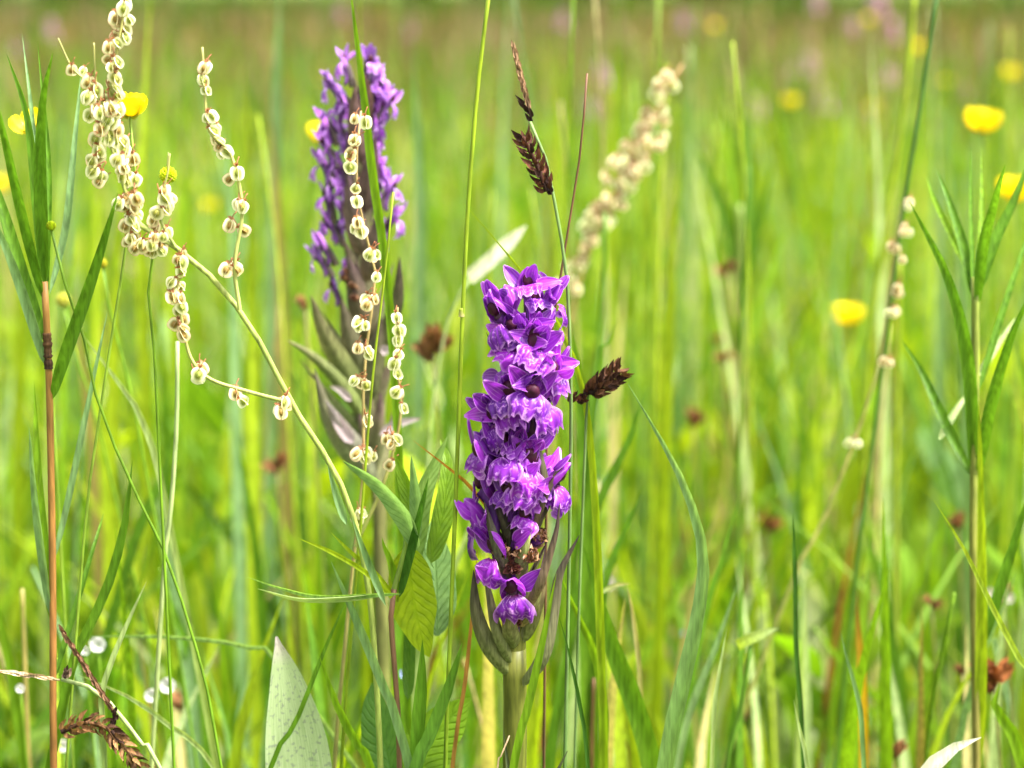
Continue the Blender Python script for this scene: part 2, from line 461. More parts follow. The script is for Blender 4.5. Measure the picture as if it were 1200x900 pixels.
def build_wood():
    N = 16000
    cxs = RNG.uniform(-26, 26, 60); cys = RNG.uniform(30, 37, 60); rs = RNG.uniform(1.5, 3.2, 60); hs = RNG.uniform(2.0, 6.5, 60)
    i = RNG.integers(0, 60, N); d = RNG.normal(size=(N, 3)); d /= np.linalg.norm(d, axis=1)[:, None]
    rad = RNG.uniform(0.55, 1.0, N)[:, None]
    c = np.stack([cxs[i], cys[i], hs[i] * 0.5], 1) + d * rad * np.stack([rs[i], rs[i], hs[i] * 0.55], 1)
    c[:, 2] = np.abs(c[:, 2])
    a = RNG.normal(size=(N, 3)); a /= np.linalg.norm(a, axis=1)[:, None]
    b = np.cross(a, d); b /= np.linalg.norm(b, axis=1)[:, None] + 1e-6
    s = RNG.uniform(0.12, 0.3, N)[:, None]
    co = np.stack([c - a * s, c - b * s * .6, c + a * s, c + b * s * .6], 1).reshape(-1, 3)
    q = (np.arange(N) * 4)[:, None] + np.arange(4)[None, :]
    cols = np.repeat(pick(N, [(0.014, 0.028, 0.008), (0.024, 0.042, 0.012), (0.045, 0.032, 0.02)], [4, 3, 2]), 4, 0)
    o = link('far_wood', np_mesh('far_wood', co, q, cols, M_MEADOW))
    tag(o, 'dark blurred bushes and trees along the far edge of the meadow', 'wood', kind='stuff')
build_wood()

# ------------------------------------------------------------------ orchids
MM = 0.001
def lip_mesh(name, mat, seed, crumple=0.0):
    rnd = random.Random(seed); nu, nv = 20, 10; vs, fs, us = [], [], []
    ph, fr = rnd.uniform(0, 6), rnd.uniform(10, 15); fold = rnd.uniform(0.2, 3.0); drop = rnd.uniform(5, 40); ln = rnd.uniform(5.6, 7.6)
    wd = rnd.uniform(0.66, 0.92)
    for i in range(nv + 1):
        v = i / nv
        for j in range(nu + 1):
            u = -1 + 2 * j / nu
            tip = 0.82 + 0.22 * math.exp(-(u / 0.2) ** 2) + 0.13 * math.exp(-((abs(u) - 0.68) / 0.22) ** 2)
            W = 1.3 + 4.4 * min(1, v / 0.55) ** 0.8
            s = ln * v * (1 + (tip - 1) * v)
            a = R(drop) + R(50) * v
            x = s * math.cos(a); z = -s * math.sin(a)
            y = W * wd * u * (1 - 0.10 * v * v)
            x -= fold * u * u * (0.4 + v) * 0.7; z -= fold * u * u * 0.45 * v
            e = max(0, abs(u) - 0.3) * v + 0.35 * v * v
            x += 1.05 * e * math.sin(fr * u + ph) ; z += 0.9 * e * math.sin(fr * 1.3 * u + ph * 2 + 3 * v); y += 0.5 * e * math.sin(7 * v + ph + 4 * u)
            x -= 0.7 * math.exp(-(u / 0.13) ** 2) * math.sin(math.pi * v) * 0.6
            if crumple:
                x = x * 0.6 + rnd.uniform(-1, 1) * crumple; y = y * 0.5 + rnd.uniform(-1, 1) * crumple; z = z * 0.6 + rnd.uniform(-1, 1) * crumple
            vs.append(Vector((8.2 + x, y, 4.6 + z)) * MM); us.append((u, v))
    m = nu + 1
    for i in range(nv):
        for j in range(nu): fs.append((i * m + j, i * m + j + 1, (i + 1) * m + j + 1, (i + 1) * m + j))
    return make_mesh(name, vs, fs, mat, None, us)

def petal_mesh(name, mat, seed, root, direc, length, width, cup, bend, nu=6, nv=9):
    rnd = random.Random(seed); vs, fs, us = [], [], []
    d = Vector(direc).normalized(); root = Vector(root)
    out = Vector((1, 0, 0)); side = d.cross(out).normalized(); nor = side.cross(d).normalized()
    ph = rnd.uniform(0, 6)
    for i in range(nv + 1):
        v = i / nv; w = width / 2 * (math.sin(math.pi * (0.1 + 0.88 * v ** 0.75)) ** 0.75)
        p = root + d * (length * v) + nor * (bend * v * v)
        for j in range(nu + 1):
            u = -1 + 2 * j / nu
            q = p + side * (u * w) + nor * (cup * w * (u * u)) + nor * 0.25 * math.sin(5 * u + ph + 4 * v) * v
            vs.append(q * MM); us.append((u * 0.97, 0.12 + 0.88 * v))
    m = nu + 1
    for i in range(nv):
        for j in range(nu): fs.append((i * m + j, i * m + j + 1, (i + 1) * m + j + 1, (i + 1) * m + j))
    return make_mesh(name, vs, fs, mat, None, us)

def hood_mesh(name, mat, seed):
    rnd = random.Random(seed); nu, nv = 10, 8; vs, fs, us = [], [], []
    L = rnd.uniform(5.5, 7); op = rnd.uniform(0.9, 1.25)
    for i in range(nv + 1):
        v = i / nv; w = 2.7 * math.sin(math.pi * (0.16 + 0.76 * v)) ** 0.7
        cx_ = 5.4 + L * 0.85 * v; cz_ = 5.2 + 4.6 * math.sin(v * 1.7)
        for j in range(nu + 1):
            u = -1 + 2 * j / nu; a = u * 1.9
            vs.append(Vector((cx_ - 0.5 * abs(u) * v, op * w * math.sin(a), cz_ - w * 1.15 * (1 - math.cos(a)) + 0.2 * math.sin(9 * u + seed))) * MM)
            us.append((u * 0.9, (0.15 + 0.85 * v) * (1 - 0.55 * abs(u) ** 2)))
    m = nu + 1
    for i in range(nv):
        for j in range(nu): fs.append((i * m + j, i * m + j + 1, (i + 1) * m + j + 1, (i + 1) * m + j))
    return make_mesh(name, vs, fs, mat, None, us)

def ovary_mesh(name, c0, c1, cs):
    mb = MB()
    add_tube(mb, [Vector(p) * MM for p in ((0, 0, -4), (2.5, 0, 0), (5.5, 0, 3.6), (8.0, 0, 5.2))], 1.6 * MM, 1.3 * MM, c0, c1, 8, 9)
    add_tube(mb, [Vector(p) * MM for p in ((8.0, 0, 4.6), (5.6, 0, 2.2), (3.6, 0.3, -1.6), (3.2, 0.4, -4.5))], 1.5 * MM, 0.7 * MM, cs, cs, 7, 9)
    return make_mesh(name, mb.v, mb.f, M_BRACT, mb.c, mb.u)

def throat_mesh(name, c):
    mb = MB(); vs, fs, cs = [], [], []
    for i in range(7):
        ph = -math.pi / 2 + math.pi * i / 6
        for j in range(9):
            th = 2 * math.pi * j / 9
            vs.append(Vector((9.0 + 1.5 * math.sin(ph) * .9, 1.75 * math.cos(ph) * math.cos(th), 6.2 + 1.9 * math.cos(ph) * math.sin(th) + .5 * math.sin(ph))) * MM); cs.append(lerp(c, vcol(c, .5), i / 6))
    for i in range(6):
        for j in range(9): fs.append((i * 9 + j, i * 9 + (j + 1) % 9, (i + 1) * 9 + (j + 1) % 9, (i + 1) * 9 + j))
    mb.add(vs, fs, cs)
    return make_mesh(name, mb.v, mb.f, M_BRACT, mb.c, mb.u)

def flower_kit(prefix, mlip, msep, ov):
    k = dict(
        lip=[lip_mesh(prefix + 'lip', mlip, s) for s in range(6)],
        hood=[hood_mesh(prefix + 'hood', msep, s) for s in range(3)],
        left=[petal_mesh(prefix + 'sepal', msep, s, (6.8, 1.2, 5.8), (0.15 + 0.2 * s, 0.8, 0.35 + 0.4 * s), 8.2, 4.4, 0.4, -1.8 + s) for s in range(3)],
        right=[petal_mesh(prefix + 'sepal', msep, s + 5, (6.8, -1.2, 5.8), (0.15 + 0.2 * s, -0.8, 0.35 + 0.4 * s), 8.2, 4.4, 0.4, -1.8 + s) for s in range(3)],
        petal=[petal_mesh(prefix + 'petal', msep, s + 9, (7.4, 0.2, 8.2), (0.55, 0.2 * (s - 1), 0.75), 5.6, 4.2, 0.6, 1.0) for s in range(3)],
        wither=[lip_mesh(prefix + 'withered_lip', M_WITHER, s + 20, 1.1) for s in range(3)],
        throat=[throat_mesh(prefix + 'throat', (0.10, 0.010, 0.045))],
        ovary=ovary_mesh(prefix + 'ovary', *ov))
    return k

def orient(az, tilt, roll):
    """flower +X turned to azimuth az (0 = towards the camera, + = to the right), tilted up by tilt"""
    d = math.atan2(-math.cos(az), math.sin(az))
    return Euler((0, 0, d)).to_matrix() @ Euler((0, -tilt, 0)).to_matrix() @ Euler((roll, 0, 0)).to_matrix()

def add_flower(kit, parent, base, pos, az, tilt, size, wither=False, rnd=random):
    f = link('flower', kit['ovary'], parent)
    rot = orient(az, tilt, rnd.uniform(-0.4, 0.4))
    f.location = pos - base; f.rotation_mode = 'QUATERNION'; f.rotation_quaternion = rot.to_quaternion(); f.scale = (size,) * 3
    if wither:
        f.name = 'withered_flower'
        for _ in range(2):
            c = link('withered_lip', rnd.choice(kit['wither']), f); c.rotation_euler = (rnd.uniform(-.5, .5), rnd.uniform(-.5, .5), rnd.uniform(-.4, .4))
        return f
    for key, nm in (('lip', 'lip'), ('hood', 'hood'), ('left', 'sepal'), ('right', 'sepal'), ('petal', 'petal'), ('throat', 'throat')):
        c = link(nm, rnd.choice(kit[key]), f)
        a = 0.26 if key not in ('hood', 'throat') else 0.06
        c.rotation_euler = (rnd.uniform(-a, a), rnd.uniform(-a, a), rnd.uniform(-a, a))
    return f

def add_bract(parent, base, pos, az, length, width, up, c0, c1, curve=0.3, tipc=None):
    d = Vector((math.sin(az), -math.cos(az), 0))
    mb = MB()
    n = 12; pts = []
    for i in range(n):
        t = i / (n - 1); a = up + curve * t
        pts.append((pts[-1] if pts else pos) + (d * math.cos(a) + Vector((0, 0, 1)) * math.sin(a)) * (length / (n - 1) if i else 0))
    vs, fs, cs, us = [], [], [], []
    side = Vector((math.cos(az), math.sin(az), 0)); across = 6
    for i in range(n):
        t = i / (n - 1)
        w = width / 2 * max(0.04, (0.55 + 0.45 * math.sin(min(1, t * 2.6) * math.pi / 2)) * (1 - t ** 1.7))
        tan = (pts[min(i + 1, n - 1)] - pts[max(i - 1, 0)]).normalized(); nor = side.cross(tan).normalized()
        if nor.z < 0: nor = -nor
        for j in range(across + 1):
            u = -1 + 2 * j / across
            vs.append(pts[i] + side * (u * w * 0.85) + nor * (0.75 * w * u * u))
            cc = lerp(c0, c1, t)
            cs.append(vcol(lerp(cc, tipc, max(0, (t - .6) / .4)) if tipc else cc, 1 + 0.3 * (abs(u) > 0.8))); us.append((u, t))
    m = across + 1
    for i in range(n - 1):
        for j in range(across): fs.append((i * m + j, i * m + j + 1, (i + 1) * m + j + 1, (i + 1) * m + j))
    mb.add(vs, fs, cs, us)
    return mb.build('bract', M_BRACT, parent, base)

def axis_at(axis, py):
    for (x0, y0), (x1, y1) in zip(axis, axis[1:]):
        if y0 <= py <= y1: return x0 + (x1 - x0) * (py - y0) / (y1 - y0)
    return axis[-1][0] if py > axis[-1][1] else axis[0][0]

def front_orchid():
    Y = FOCUS_Y; s = S(Y); rnd = random.Random(3)
    axis = [(620, 366), (616, 420), (614, 500), (609, 580), (605, 680), (603, 760), (603, 900)]
    foot = P(603, 900, Y); base = Vector((foot.x - 0.004, Y, 0))
    o = tag(empty('marsh_orchid', base), 'deep purple marsh orchid in full bloom with brown withered flowers low on its spike', 'orchid', 'marsh orchids in the meadow')
    mb = MB()
    pts = [base + Vector((0, 0, -.004)), base + Vector((0.002, 0, 0.1))] + [P(x, y, Y) for x, y in reversed(axis)]
    k = 5
    add_tube(mb, pts[:4], 15.5 * s, 14 * s, (0.10, 0.135, 0.016), (0.12, 0.125, 0.018), 12, 24, bumps=0.02)
    add_tube(mb, pts[3:], 14 * s, 4.0 * s, (0.12, 0.125, 0.018), (0.07, 0.03, 0.06), 12, 24, bumps=0.03)
    mb.build('stem', M_STEM, o, base)
    kit = flower_kit('purple_', M_LIP, M_SEPAL, ((0.10, 0.09, 0.035), (0.09, 0.03, 0.08), (0.12, 0.03, 0.20)))
    L = [(622, 374, .78), (641, 392, .8), (577, 398, .95), (600, 412, .8), (568, 446, 1.0), (606, 446, 1.05), (634, 436, .95), (648, 428, .85),
         (645, 462, 1.0), (582, 474, .85), (624, 488, 1.1), (598, 492, 1.05), (660, 486, 1.1), (564, 514, .95), (646, 512, 1.1), (607, 526, 1.1), (568, 538, 1.0),
         (550, 570, 1.15), (578, 572, 1.1), (606, 568, .95), (594, 596, 1.0), (628, 584, 1.1), (662, 592, 1.05), (546, 620, 1.15), (543, 652, 1.15), (556, 672, 1.0), (620, 612, 1.0),
         (655, 616, 1.0), (600, 632, .8), (604, 712, 1.0), (592, 450, .75), (618, 408, .7), (632, 468, .8), (586, 500, .8), (612, 500, .7), (630, 552, .8), (590, 548, .8), (640, 600, .8), (566, 600, .8)]
    W = [(588, 655, .8), (648, 652, .85), (598, 680, .75), (636, 640, .6), (624, 735, .5)]
    for k, (x, y, z) in enumerate(L + W):
        ax = axis_at(axis, y - 6); az = math.asin(max(-1, min(1, (x - ax) / 60)))
        p = P(ax, y - 14 * z + 4, Y)
        if abs(az) > 1.2: p.x += (x - ax - math.copysign(52 * z, az)) * s * 0.6
        r = 3 * s
        p += Vector((math.sin(az), -math.cos(az), 0)) * r
        tilt = rnd.uniform(-0.15, 0.6) if y > 395 else 0.7
        add_flower(kit, o, base, p, az + rnd.uniform(-.25, .25), tilt, z * 1.24, k >= len(L), rnd)
    for k in range(22):                                   # the far side of the spike
        y = 380 + k * 12.5; az = math.pi + ((k * 2.4) % 2.6 - 1.3)
        p = P(axis_at(axis, y), y - 8, Y)
        add_flower(kit, o, base, p, az, rnd.uniform(0, .4), rnd.uniform(.85, 1.05), False, rnd)
    g0, g1, tp = (0.13, 0.135, 0.05), (0.09, 0.06, 0.05), (0.035, 0.012, 0.03)
    B = [(603, 780, -1.25, 130, 26, 1.05, .55), (603, 770, 1.20, 150, 24, 1.15, .35), (603, 740, -.85, 80, 22, 1.2, .4), (604, 725, -0.5, 90, 24, 1.3, .2),
         (606, 720, .55, 90, 26, 1.2, .3), (606, 700, .1, 80, 28, 1.35, .1), (605, 690, -.3, 80, 26, 1.3, .2), (606, 665, .9, 95, 22, .95, .35),
         (607, 640, 1.15, 85, 20, .75, .55), (607, 650, -1.0, 80, 20, 1.0, .4), (608, 610, 1.2, 85, 18, .7, .6), (608, 600, .3, 75, 22, 1.2, .2),
         (610, 570, -.2, 60, 20, 1.25, .1), (612, 575, .7, 65, 20, 1.1, .2), (612, 520, -1.1, 70, 16, .8, .5), (614, 480, .2, 50, 16, 1.2, .1),
         (616, 430, -.4, 58, 14, 1.2, .2), (617, 430, .3, 62, 16, 1.4, .1), (617, 415, -1.0, 50, 12, 1.15, .3)]
    for x, y, az, ln, w, up, cv in B:
        add_bract(o, base, P(x, y, Y) + Vector((math.sin(az), -math.cos(az), 0)) * 6 * s, az, ln * s, w * s, up, g0, g1, cv, tp)
    OL, DP, PB = (0.17, 0.19, 0.06), (0.045, 0.028, 0.03), (0.15, 0.11, 0.05)
    for pix, w, c, c1, dy in (([(603, 795), (573, 757), (558, 715), (555, 668)], 21, OL, DP, -.004), ([(601, 780), (583, 742), (574, 700), (567, 665)], 14, OL, DP, -.007), ([(610, 806), (636, 770), (649, 712), (656, 672), (679, 627)], 17, (.17, .18, .08), DP, -.006),
            ([(612, 722), (630, 690), (641, 660), (652, 622), (656, 588)], 11, PB, DP, -.013), ([(615, 642), (632, 596), (648, 562), (667, 532)], 11, PB, DP, -.008), ([(603, 760), (596, 730), (590, 700)], 20, OL, PB, -.008),
            ([(610, 735), (624, 705), (634, 668)], 22, PB, OL, -.008), ([(606, 680), (613, 650), (622, 622)], 16, OL, OL, -.010), ([(598, 680), (584, 645), (574, 612), (567, 586)], 14, (.13, .14, .06), DP, -.010), ([(612, 752), (628, 715), (640, 684)], 18, OL, PB, -.004),
            ([(617, 432), (620, 408), (617, 380)], 17, PB, DP, -.004), ([(600, 424), (599, 398), (597, 374)], 10, PB, DP, -.004), ([(640, 600), (636, 560), (632, 520)], 16, OL, DP, -.008)):
        b2 = MB(); add_strip(b2, [P(x, y, Y + dy * min(1, .3 + i)) for i, (x, y) in enumerate(pix)], w * s, c, c1, n=18, shape='lance', fold=-.55, across=6, twist=rnd.uniform(-.3, .3))
        b2.build('bract', M_BRACT, o, base)
    for k in range(14):
        az = math.pi + ((k * 2.4) % 2.4 - 1.2); y = 760 - k * 24
        add_bract(o, base, P(axis_at(axis, y), y, Y), az, rnd.uniform(60, 95) * s, 20 * s, rnd.uniform(.8, 1.2), g0, g1, .3, tp)
    for pix, w, y1 in (([(603, 960), (596, 905), (590, 855)], 22, -.01), ([(606, 1010), (640, 930), (665, 880)], 30, .02)):
        b2 = MB(); add_strip(b2, [base + Vector((0, -.002, .06))] + [P(x, y, Y - .008) for x, y in pix], w * s, (0.07, 0.10, 0.03), (0.06, 0.07, 0.03), n=14, shape='lance', fold=.5)
        b2.build('leaf', M_BRACT, o, base)
    for az, ln in ((-1.3, .12), (1.5, .14), (3.0, .13)):
        d = Vector((math.sin(az), -math.cos(az), 0)); b2 = MB()
        add_strip(b2, [base + Vector((0, 0, .02)), base + d * ln * .4 + Vector((0, 0, .09)), base + d * ln + Vector((0, 0, .13))], .025, G_MID, G_MID, n=14, shape='lance', fold=.5)
        b2.build('leaf', M_GRASS, o, base)
front_orchid()

def back_orchid():
    Y = 0.80; s = S(Y); rnd = random.Random(5)
    axis = [(424, 100), (424, 200), (424, 300), (428, 400), (438, 520), (445, 620)]
    base = Vector((P(450, 800, Y).x, Y, 0))
    o = tag(empty('marsh_orchid', base), 'paler mauve marsh orchid with bare brown middle, softly blurred behind the sorrel chains', 'orchid', 'marsh orchids in the meadow')
    mb = MB()
    add_tube(mb, [base + Vector((0, 0, -.004)), base + Vector((0, 0, .1))] + [P(x, y, Y) for x, y in reversed(axis)], 14 * s, 4 * s, (0.15, 0.20, 0.03), (0.09, 0.06, 0.04), 10, 30)
    mb.build('stem', M_STEM, o, base)
    kit = flower_kit('mauve_', M_LIP_P, M_SEPAL_P, ((0.10, 0.085, 0.05), (0.09, 0.04, 0.09), (0.16, 0.06, 0.24)))
    L = [(393, 100, .8), (382, 120, .8), (396, 133, .75), (397, 156, .8), (390, 172, .85), (373, 168, .85), (373, 194, .85), (388, 218, .85), (369, 217, .85), (389, 240, .8),
         (371, 260, .85), (379, 285, .85), (370, 308, .85), (367, 322, .8), (412, 156, .7), (405, 274, .7), (437, 96, .75), (449, 115, .8), (454, 130, .8), (462, 141, .8),
         (452, 150, .8), (447, 168, .8), (451, 219, .8), (458, 234, .85), (467, 246, .85), (469, 274, .85), (383, 360, .7), (400, 335, .6)]
    for x, y, z in L:
        ax = axis_at(axis, y); dx = x - ax
        az = math.copysign(rnd.uniform(1.3, 1.8), dx) if abs(dx) > 20 else dx / 20
        p = P(ax, y - 8, Y)
        if abs(dx) > 20: p.x += (dx - math.copysign(30 * z, dx)) * s
        add_flower(kit, o, base, p, az, rnd.uniform(0, .5), z * 0.98, False, rnd)
    for x, y in ((410, 330), (404, 322), (414, 345)):
        add_flower(kit, o, base, P(x + 6, y, Y - .006), -.3, 0, .55, True, rnd)
    for k in range(16):
        y = 110 + k * 14; az = math.pi + ((k * 2.4) % 2.4 - 1.2)
        add_flower(kit, o, base, P(axis_at(axis, y), y, Y), az, rnd.uniform(0, .4), .85, False, rnd)
    g0, g1, tp = (0.18, 0.20, 0.08), (0.18, 0.13, 0.10), (0.10, 0.05, 0.07)
    k = 0
    for y in range(110, 560, 13):
        az = ((k * 2.4) % 3.4) - 1.7; k += 1
        ln = 55 + (y - 110) * 0.13
        add_bract(o, base, P(axis_at(axis, y), y + 30, Y) + Vector((math.sin(az), -math.cos(az), 0)) * 6 * s, az, ln * s, (25 + (y - 110) * .03) * s, rnd.uniform(1.1, 1.4), g0, g1, rnd.uniform(.1, .35), tp)
    for y, az, ln, up in ((470, -1.2, 135, 1.0), (500, -1.45, 140, .85), (520, -1.1, 110, 1.15), (430, -1.3, 110, 1.0), (420, 1.2, 120, 1.25), (380, 1.4, 110, 1.15), (480, 1.0, 90, 1.2)):
        add_bract(o, base, P(axis_at(axis, y), y + 30, Y), az, ln * s, 30 * s, up, (0.22, 0.28, 0.10), (0.24, 0.23, 0.14), .15, tp)
    for pix, w, c, c1 in (([(430, 470), (400, 425), (380, 390), (364, 346)], 27, (.19, .23, .07), (.13, .11, .06)), ([(434, 500), (404, 455), (370, 420), (336, 398)], 18, (.18, .24, .06), (.17, .17, .08)), ([(436, 560), (408, 530), (385, 490), (368, 432)], 22, (.24, .28, .12), (.15, .12, .09)),
            ([(438, 570), (420, 530), (400, 500), (381, 468)], 26, (.22, .24, .13), (.3, .24, .26)), ([(430, 430), (452, 390), (466, 350), (468, 300)], 20, (.13, .14, .05), (.06, .04, .04)), ([(432, 400), (420, 350), (408, 300)], 30, (.15, .13, .06), (.10, .06, .07)),
            ([(430, 330), (440, 290), (446, 240)], 26, (.13, .10, .06), (.10, .06, .07)), ([(426, 300), (414, 250), (408, 205)], 26, (.14, .11, .07), (.12, .07, .09)), ([(426, 250), (434, 200), (440, 160)], 24, (.12, .08, .06), (.10, .05, .07)),
            ([(424, 190), (416, 140), (416, 100)], 20, (.15, .09, .08), (.14, .08, .08)), ([(436, 470), (440, 420), (446, 370)], 26, (.14, .16, .06), (.10, .07, .06)), ([(424, 150), (430, 115), (426, 84)], 18, (.13, .07, .07), (.14, .07, .06)), ([(432, 450), (412, 400), (400, 350)], 26, (.17, .18, .08), (.12, .09, .07))):
        b2 = MB(); add_strip(b2, [P(x, y, Y - .004 - .004 * i) for i, (x, y) in enumerate(pix)], w * s, c, c1, n=16, shape='lance', fold=-.5, across=6, twist=rnd.uniform(-.3, .3))
        b2.build('bract', M_BRACT, o, base)
    # faded pinkish petals hanging on among the low bracts
    for k, (pix, w) in enumerate((([(445, 510), (465, 497), (494, 490)], 11), ([(412, 470), (400, 458), (386, 452)], 9), ([(414, 520), (400, 500), (384, 474)], 15), ([(446, 412), (452, 410), (458, 408)], 12))):
        b2 = MB(); add_strip(b2, [P(x, y, Y - .014) for x, y in pix], w * s, (0.42, 0.33, 0.36), (0.5, 0.42, 0.42), n=9, shape='lance', fold=.4, tipc=(0.25, 0.12, 0.1))
        b2.build('faded_petal', M_PINK, o, base)
    b2 = MB(); add_strip(b2, [base + Vector((0, 0, .02)), base + Vector((.05, .01, .1)), base + Vector((.1, .02, .12))], .028, G_MID, G_BLUE, n=14, shape='lance', fold=.5)
    b2.build('leaf', M_GRASS, o, base)
back_orchid()

# ------------------------------------------------------------------ sorrel
def fruit_mesh(seed, ripe):
    rnd = random.Random(seed); mb = MB()
    cream = (0.86, 0.86, 0.52); rim = lerp((0.93, 0.92, 0.70), (0.72, 0.34, 0.24), ripe); ol = lerp((0.24, 0.29, 0.03), (0.30, 0.12, 0.05), ripe)
    for wi, a in enumerate((-.25, math.pi + .25, -math.pi / 2 + .1)):
        vs, fs, cs = [], [], []
        d = Vector((math.cos(a), math.sin(a), 0)); nor = Vector((-math.sin(a), math.cos(a), 0)) * (1 if wi == 1 else -1)
        nr, na = 5, 11
        for i in range(nr + 1):
            r = i / nr
            for j in range(na + 1):
                th = -math.pi / 2 + math.pi * j / na
                rr = r * (1 + .05 * math.sin(4 * th + seed)) * (0.9 if wi == 2 else 1)
                q = d * (rr * math.cos(th)) + Vector((0, 0, 1.08 * rr * math.sin(th))) - nor * (.34 * r * r - .10) * (1 if wi < 2 else .1)
                vs.append(q)
                cs.append(lerp((0.42, 0.48, 0.10), ol, min(1, r / .5)) if r < .5 else lerp(ol, cream, (r - .5) / .25) if r < .76 else lerp(cream, rim, (r - .76) / .24))
        m = na + 1
        for i in range(nr):
            for j in range(na): fs.append((i * m + j, i * m + j + 1, (i + 1) * m + j + 1, (i + 1) * m + j))
        mb.add(vs, fs, cs)
    vs, fs, cs = [], [], []                               # the nut
    for i in range(7):
        ph = -math.pi / 2 + math.pi * i / 6
        for j in range(8):
            th = 2 * math.pi * j / 8
            vs.append(Vector((.36 * math.cos(ph) * math.cos(th), -.12 + .32 * math.cos(ph) * math.sin(th), .50 * math.sin(ph)))); cs.append(lerp((0.44, 0.50, 0.10), (0.36, 0.15, 0.05), ripe))
    for i in range(6):
        for j in range(8): fs.append((i * 8 + j, i * 8 + (j + 1) % 8, (i + 1) * 8 + (j + 1) % 8, (i + 1) * 8 + j))
    mb.add(vs, fs, cs)
    add_tube(mb, [(0, 0, .9), (.15, .1, 1.6), (.5, .2, 2.3)], .10, .08, (0.36, 0.22, 0.10), (0.42, 0.16, 0.08), 5, 5)
    for k in range(3):                                    # small reddish outer sepals folded back
        a = rnd.uniform(0, 6.28)
        add_strip(mb, [(0, 0, .95), (.3 * math.cos(a), .3 * math.sin(a), 1.25), (.7 * math.cos(a), .7 * math.sin(a), 1.2)], .4, (0.36, 0.14, 0.06), (0.42, 0.20, 0.10), n=5, shape='lance')
    return make_mesh('sorrel_fruit', mb.v, mb.f, M_FRUIT, mb.c, mb.u)
FRUITS = [fruit_mesh(s, r) for s, r in ((0, 0), (1, .1), (2, .25), (3, 0), (4, .7), (5, .05))]

def whorl(parent, base, px, py, Y, n, rpx=6.6, spreadpx=9, rnd=random, ripe=0.22):
    s = S(Y)
    for k in range(n):
        a = rnd.uniform(0, 6.28)
        ox = spreadpx * (rnd.uniform(-1, 1) if n > 1 else 0); oy = rnd.uniform(-.8, 1) * spreadpx * .8
        p = P(px + ox, py + oy, Y) + Vector((0, rnd.uniform(-1, 1) * spreadpx * s * .7, 0))
        f = link('fruit', FRUITS[4] if rnd.random() < ripe else rnd.choice(FRUITS), parent)
        f.location = p - base; r = rpx * s * rnd.uniform(.85, 1.25); f.scale = (r, r, r)
        f.rotation_euler = (rnd.uniform(-.45, .35), rnd.uniform(-.5, .5) - ox / spreadpx * .5, rnd.uniform(-.6, .6))

def chain(parent, base, pix, Y, step, n=(2, 4), rpx=6.6, sp=8, rnd=random, ripe=.22):
    """whorls of fruit every step pixels along a branch"""
    pts = catmull([Vector((x, y, 0)) for x, y in pix], 60)
    acc = 1e9
    for i in range(60):
        if i: acc += (pts[i] - pts[i - 1]).length
        if acc >= step:
            whorl(parent, base, pts[i].x, pts[i].y, Y, rnd.randint(*n), rpx, sp, rnd, ripe); acc = 0

def branch(parent, base, pix, Y, w0, w1, c0, c1, ext=False, name='stem', Yb=None):
    mb = MB(); pts = ground_path(pix, Yb or Y, Y, ext)
    add_tube(mb, pts, w0 / 2 * S(Y), w1 / 2 * S(Y), c0, c1, 7, 34, bumps=.04)
    return mb.build(name, M_STEM, parent, base)

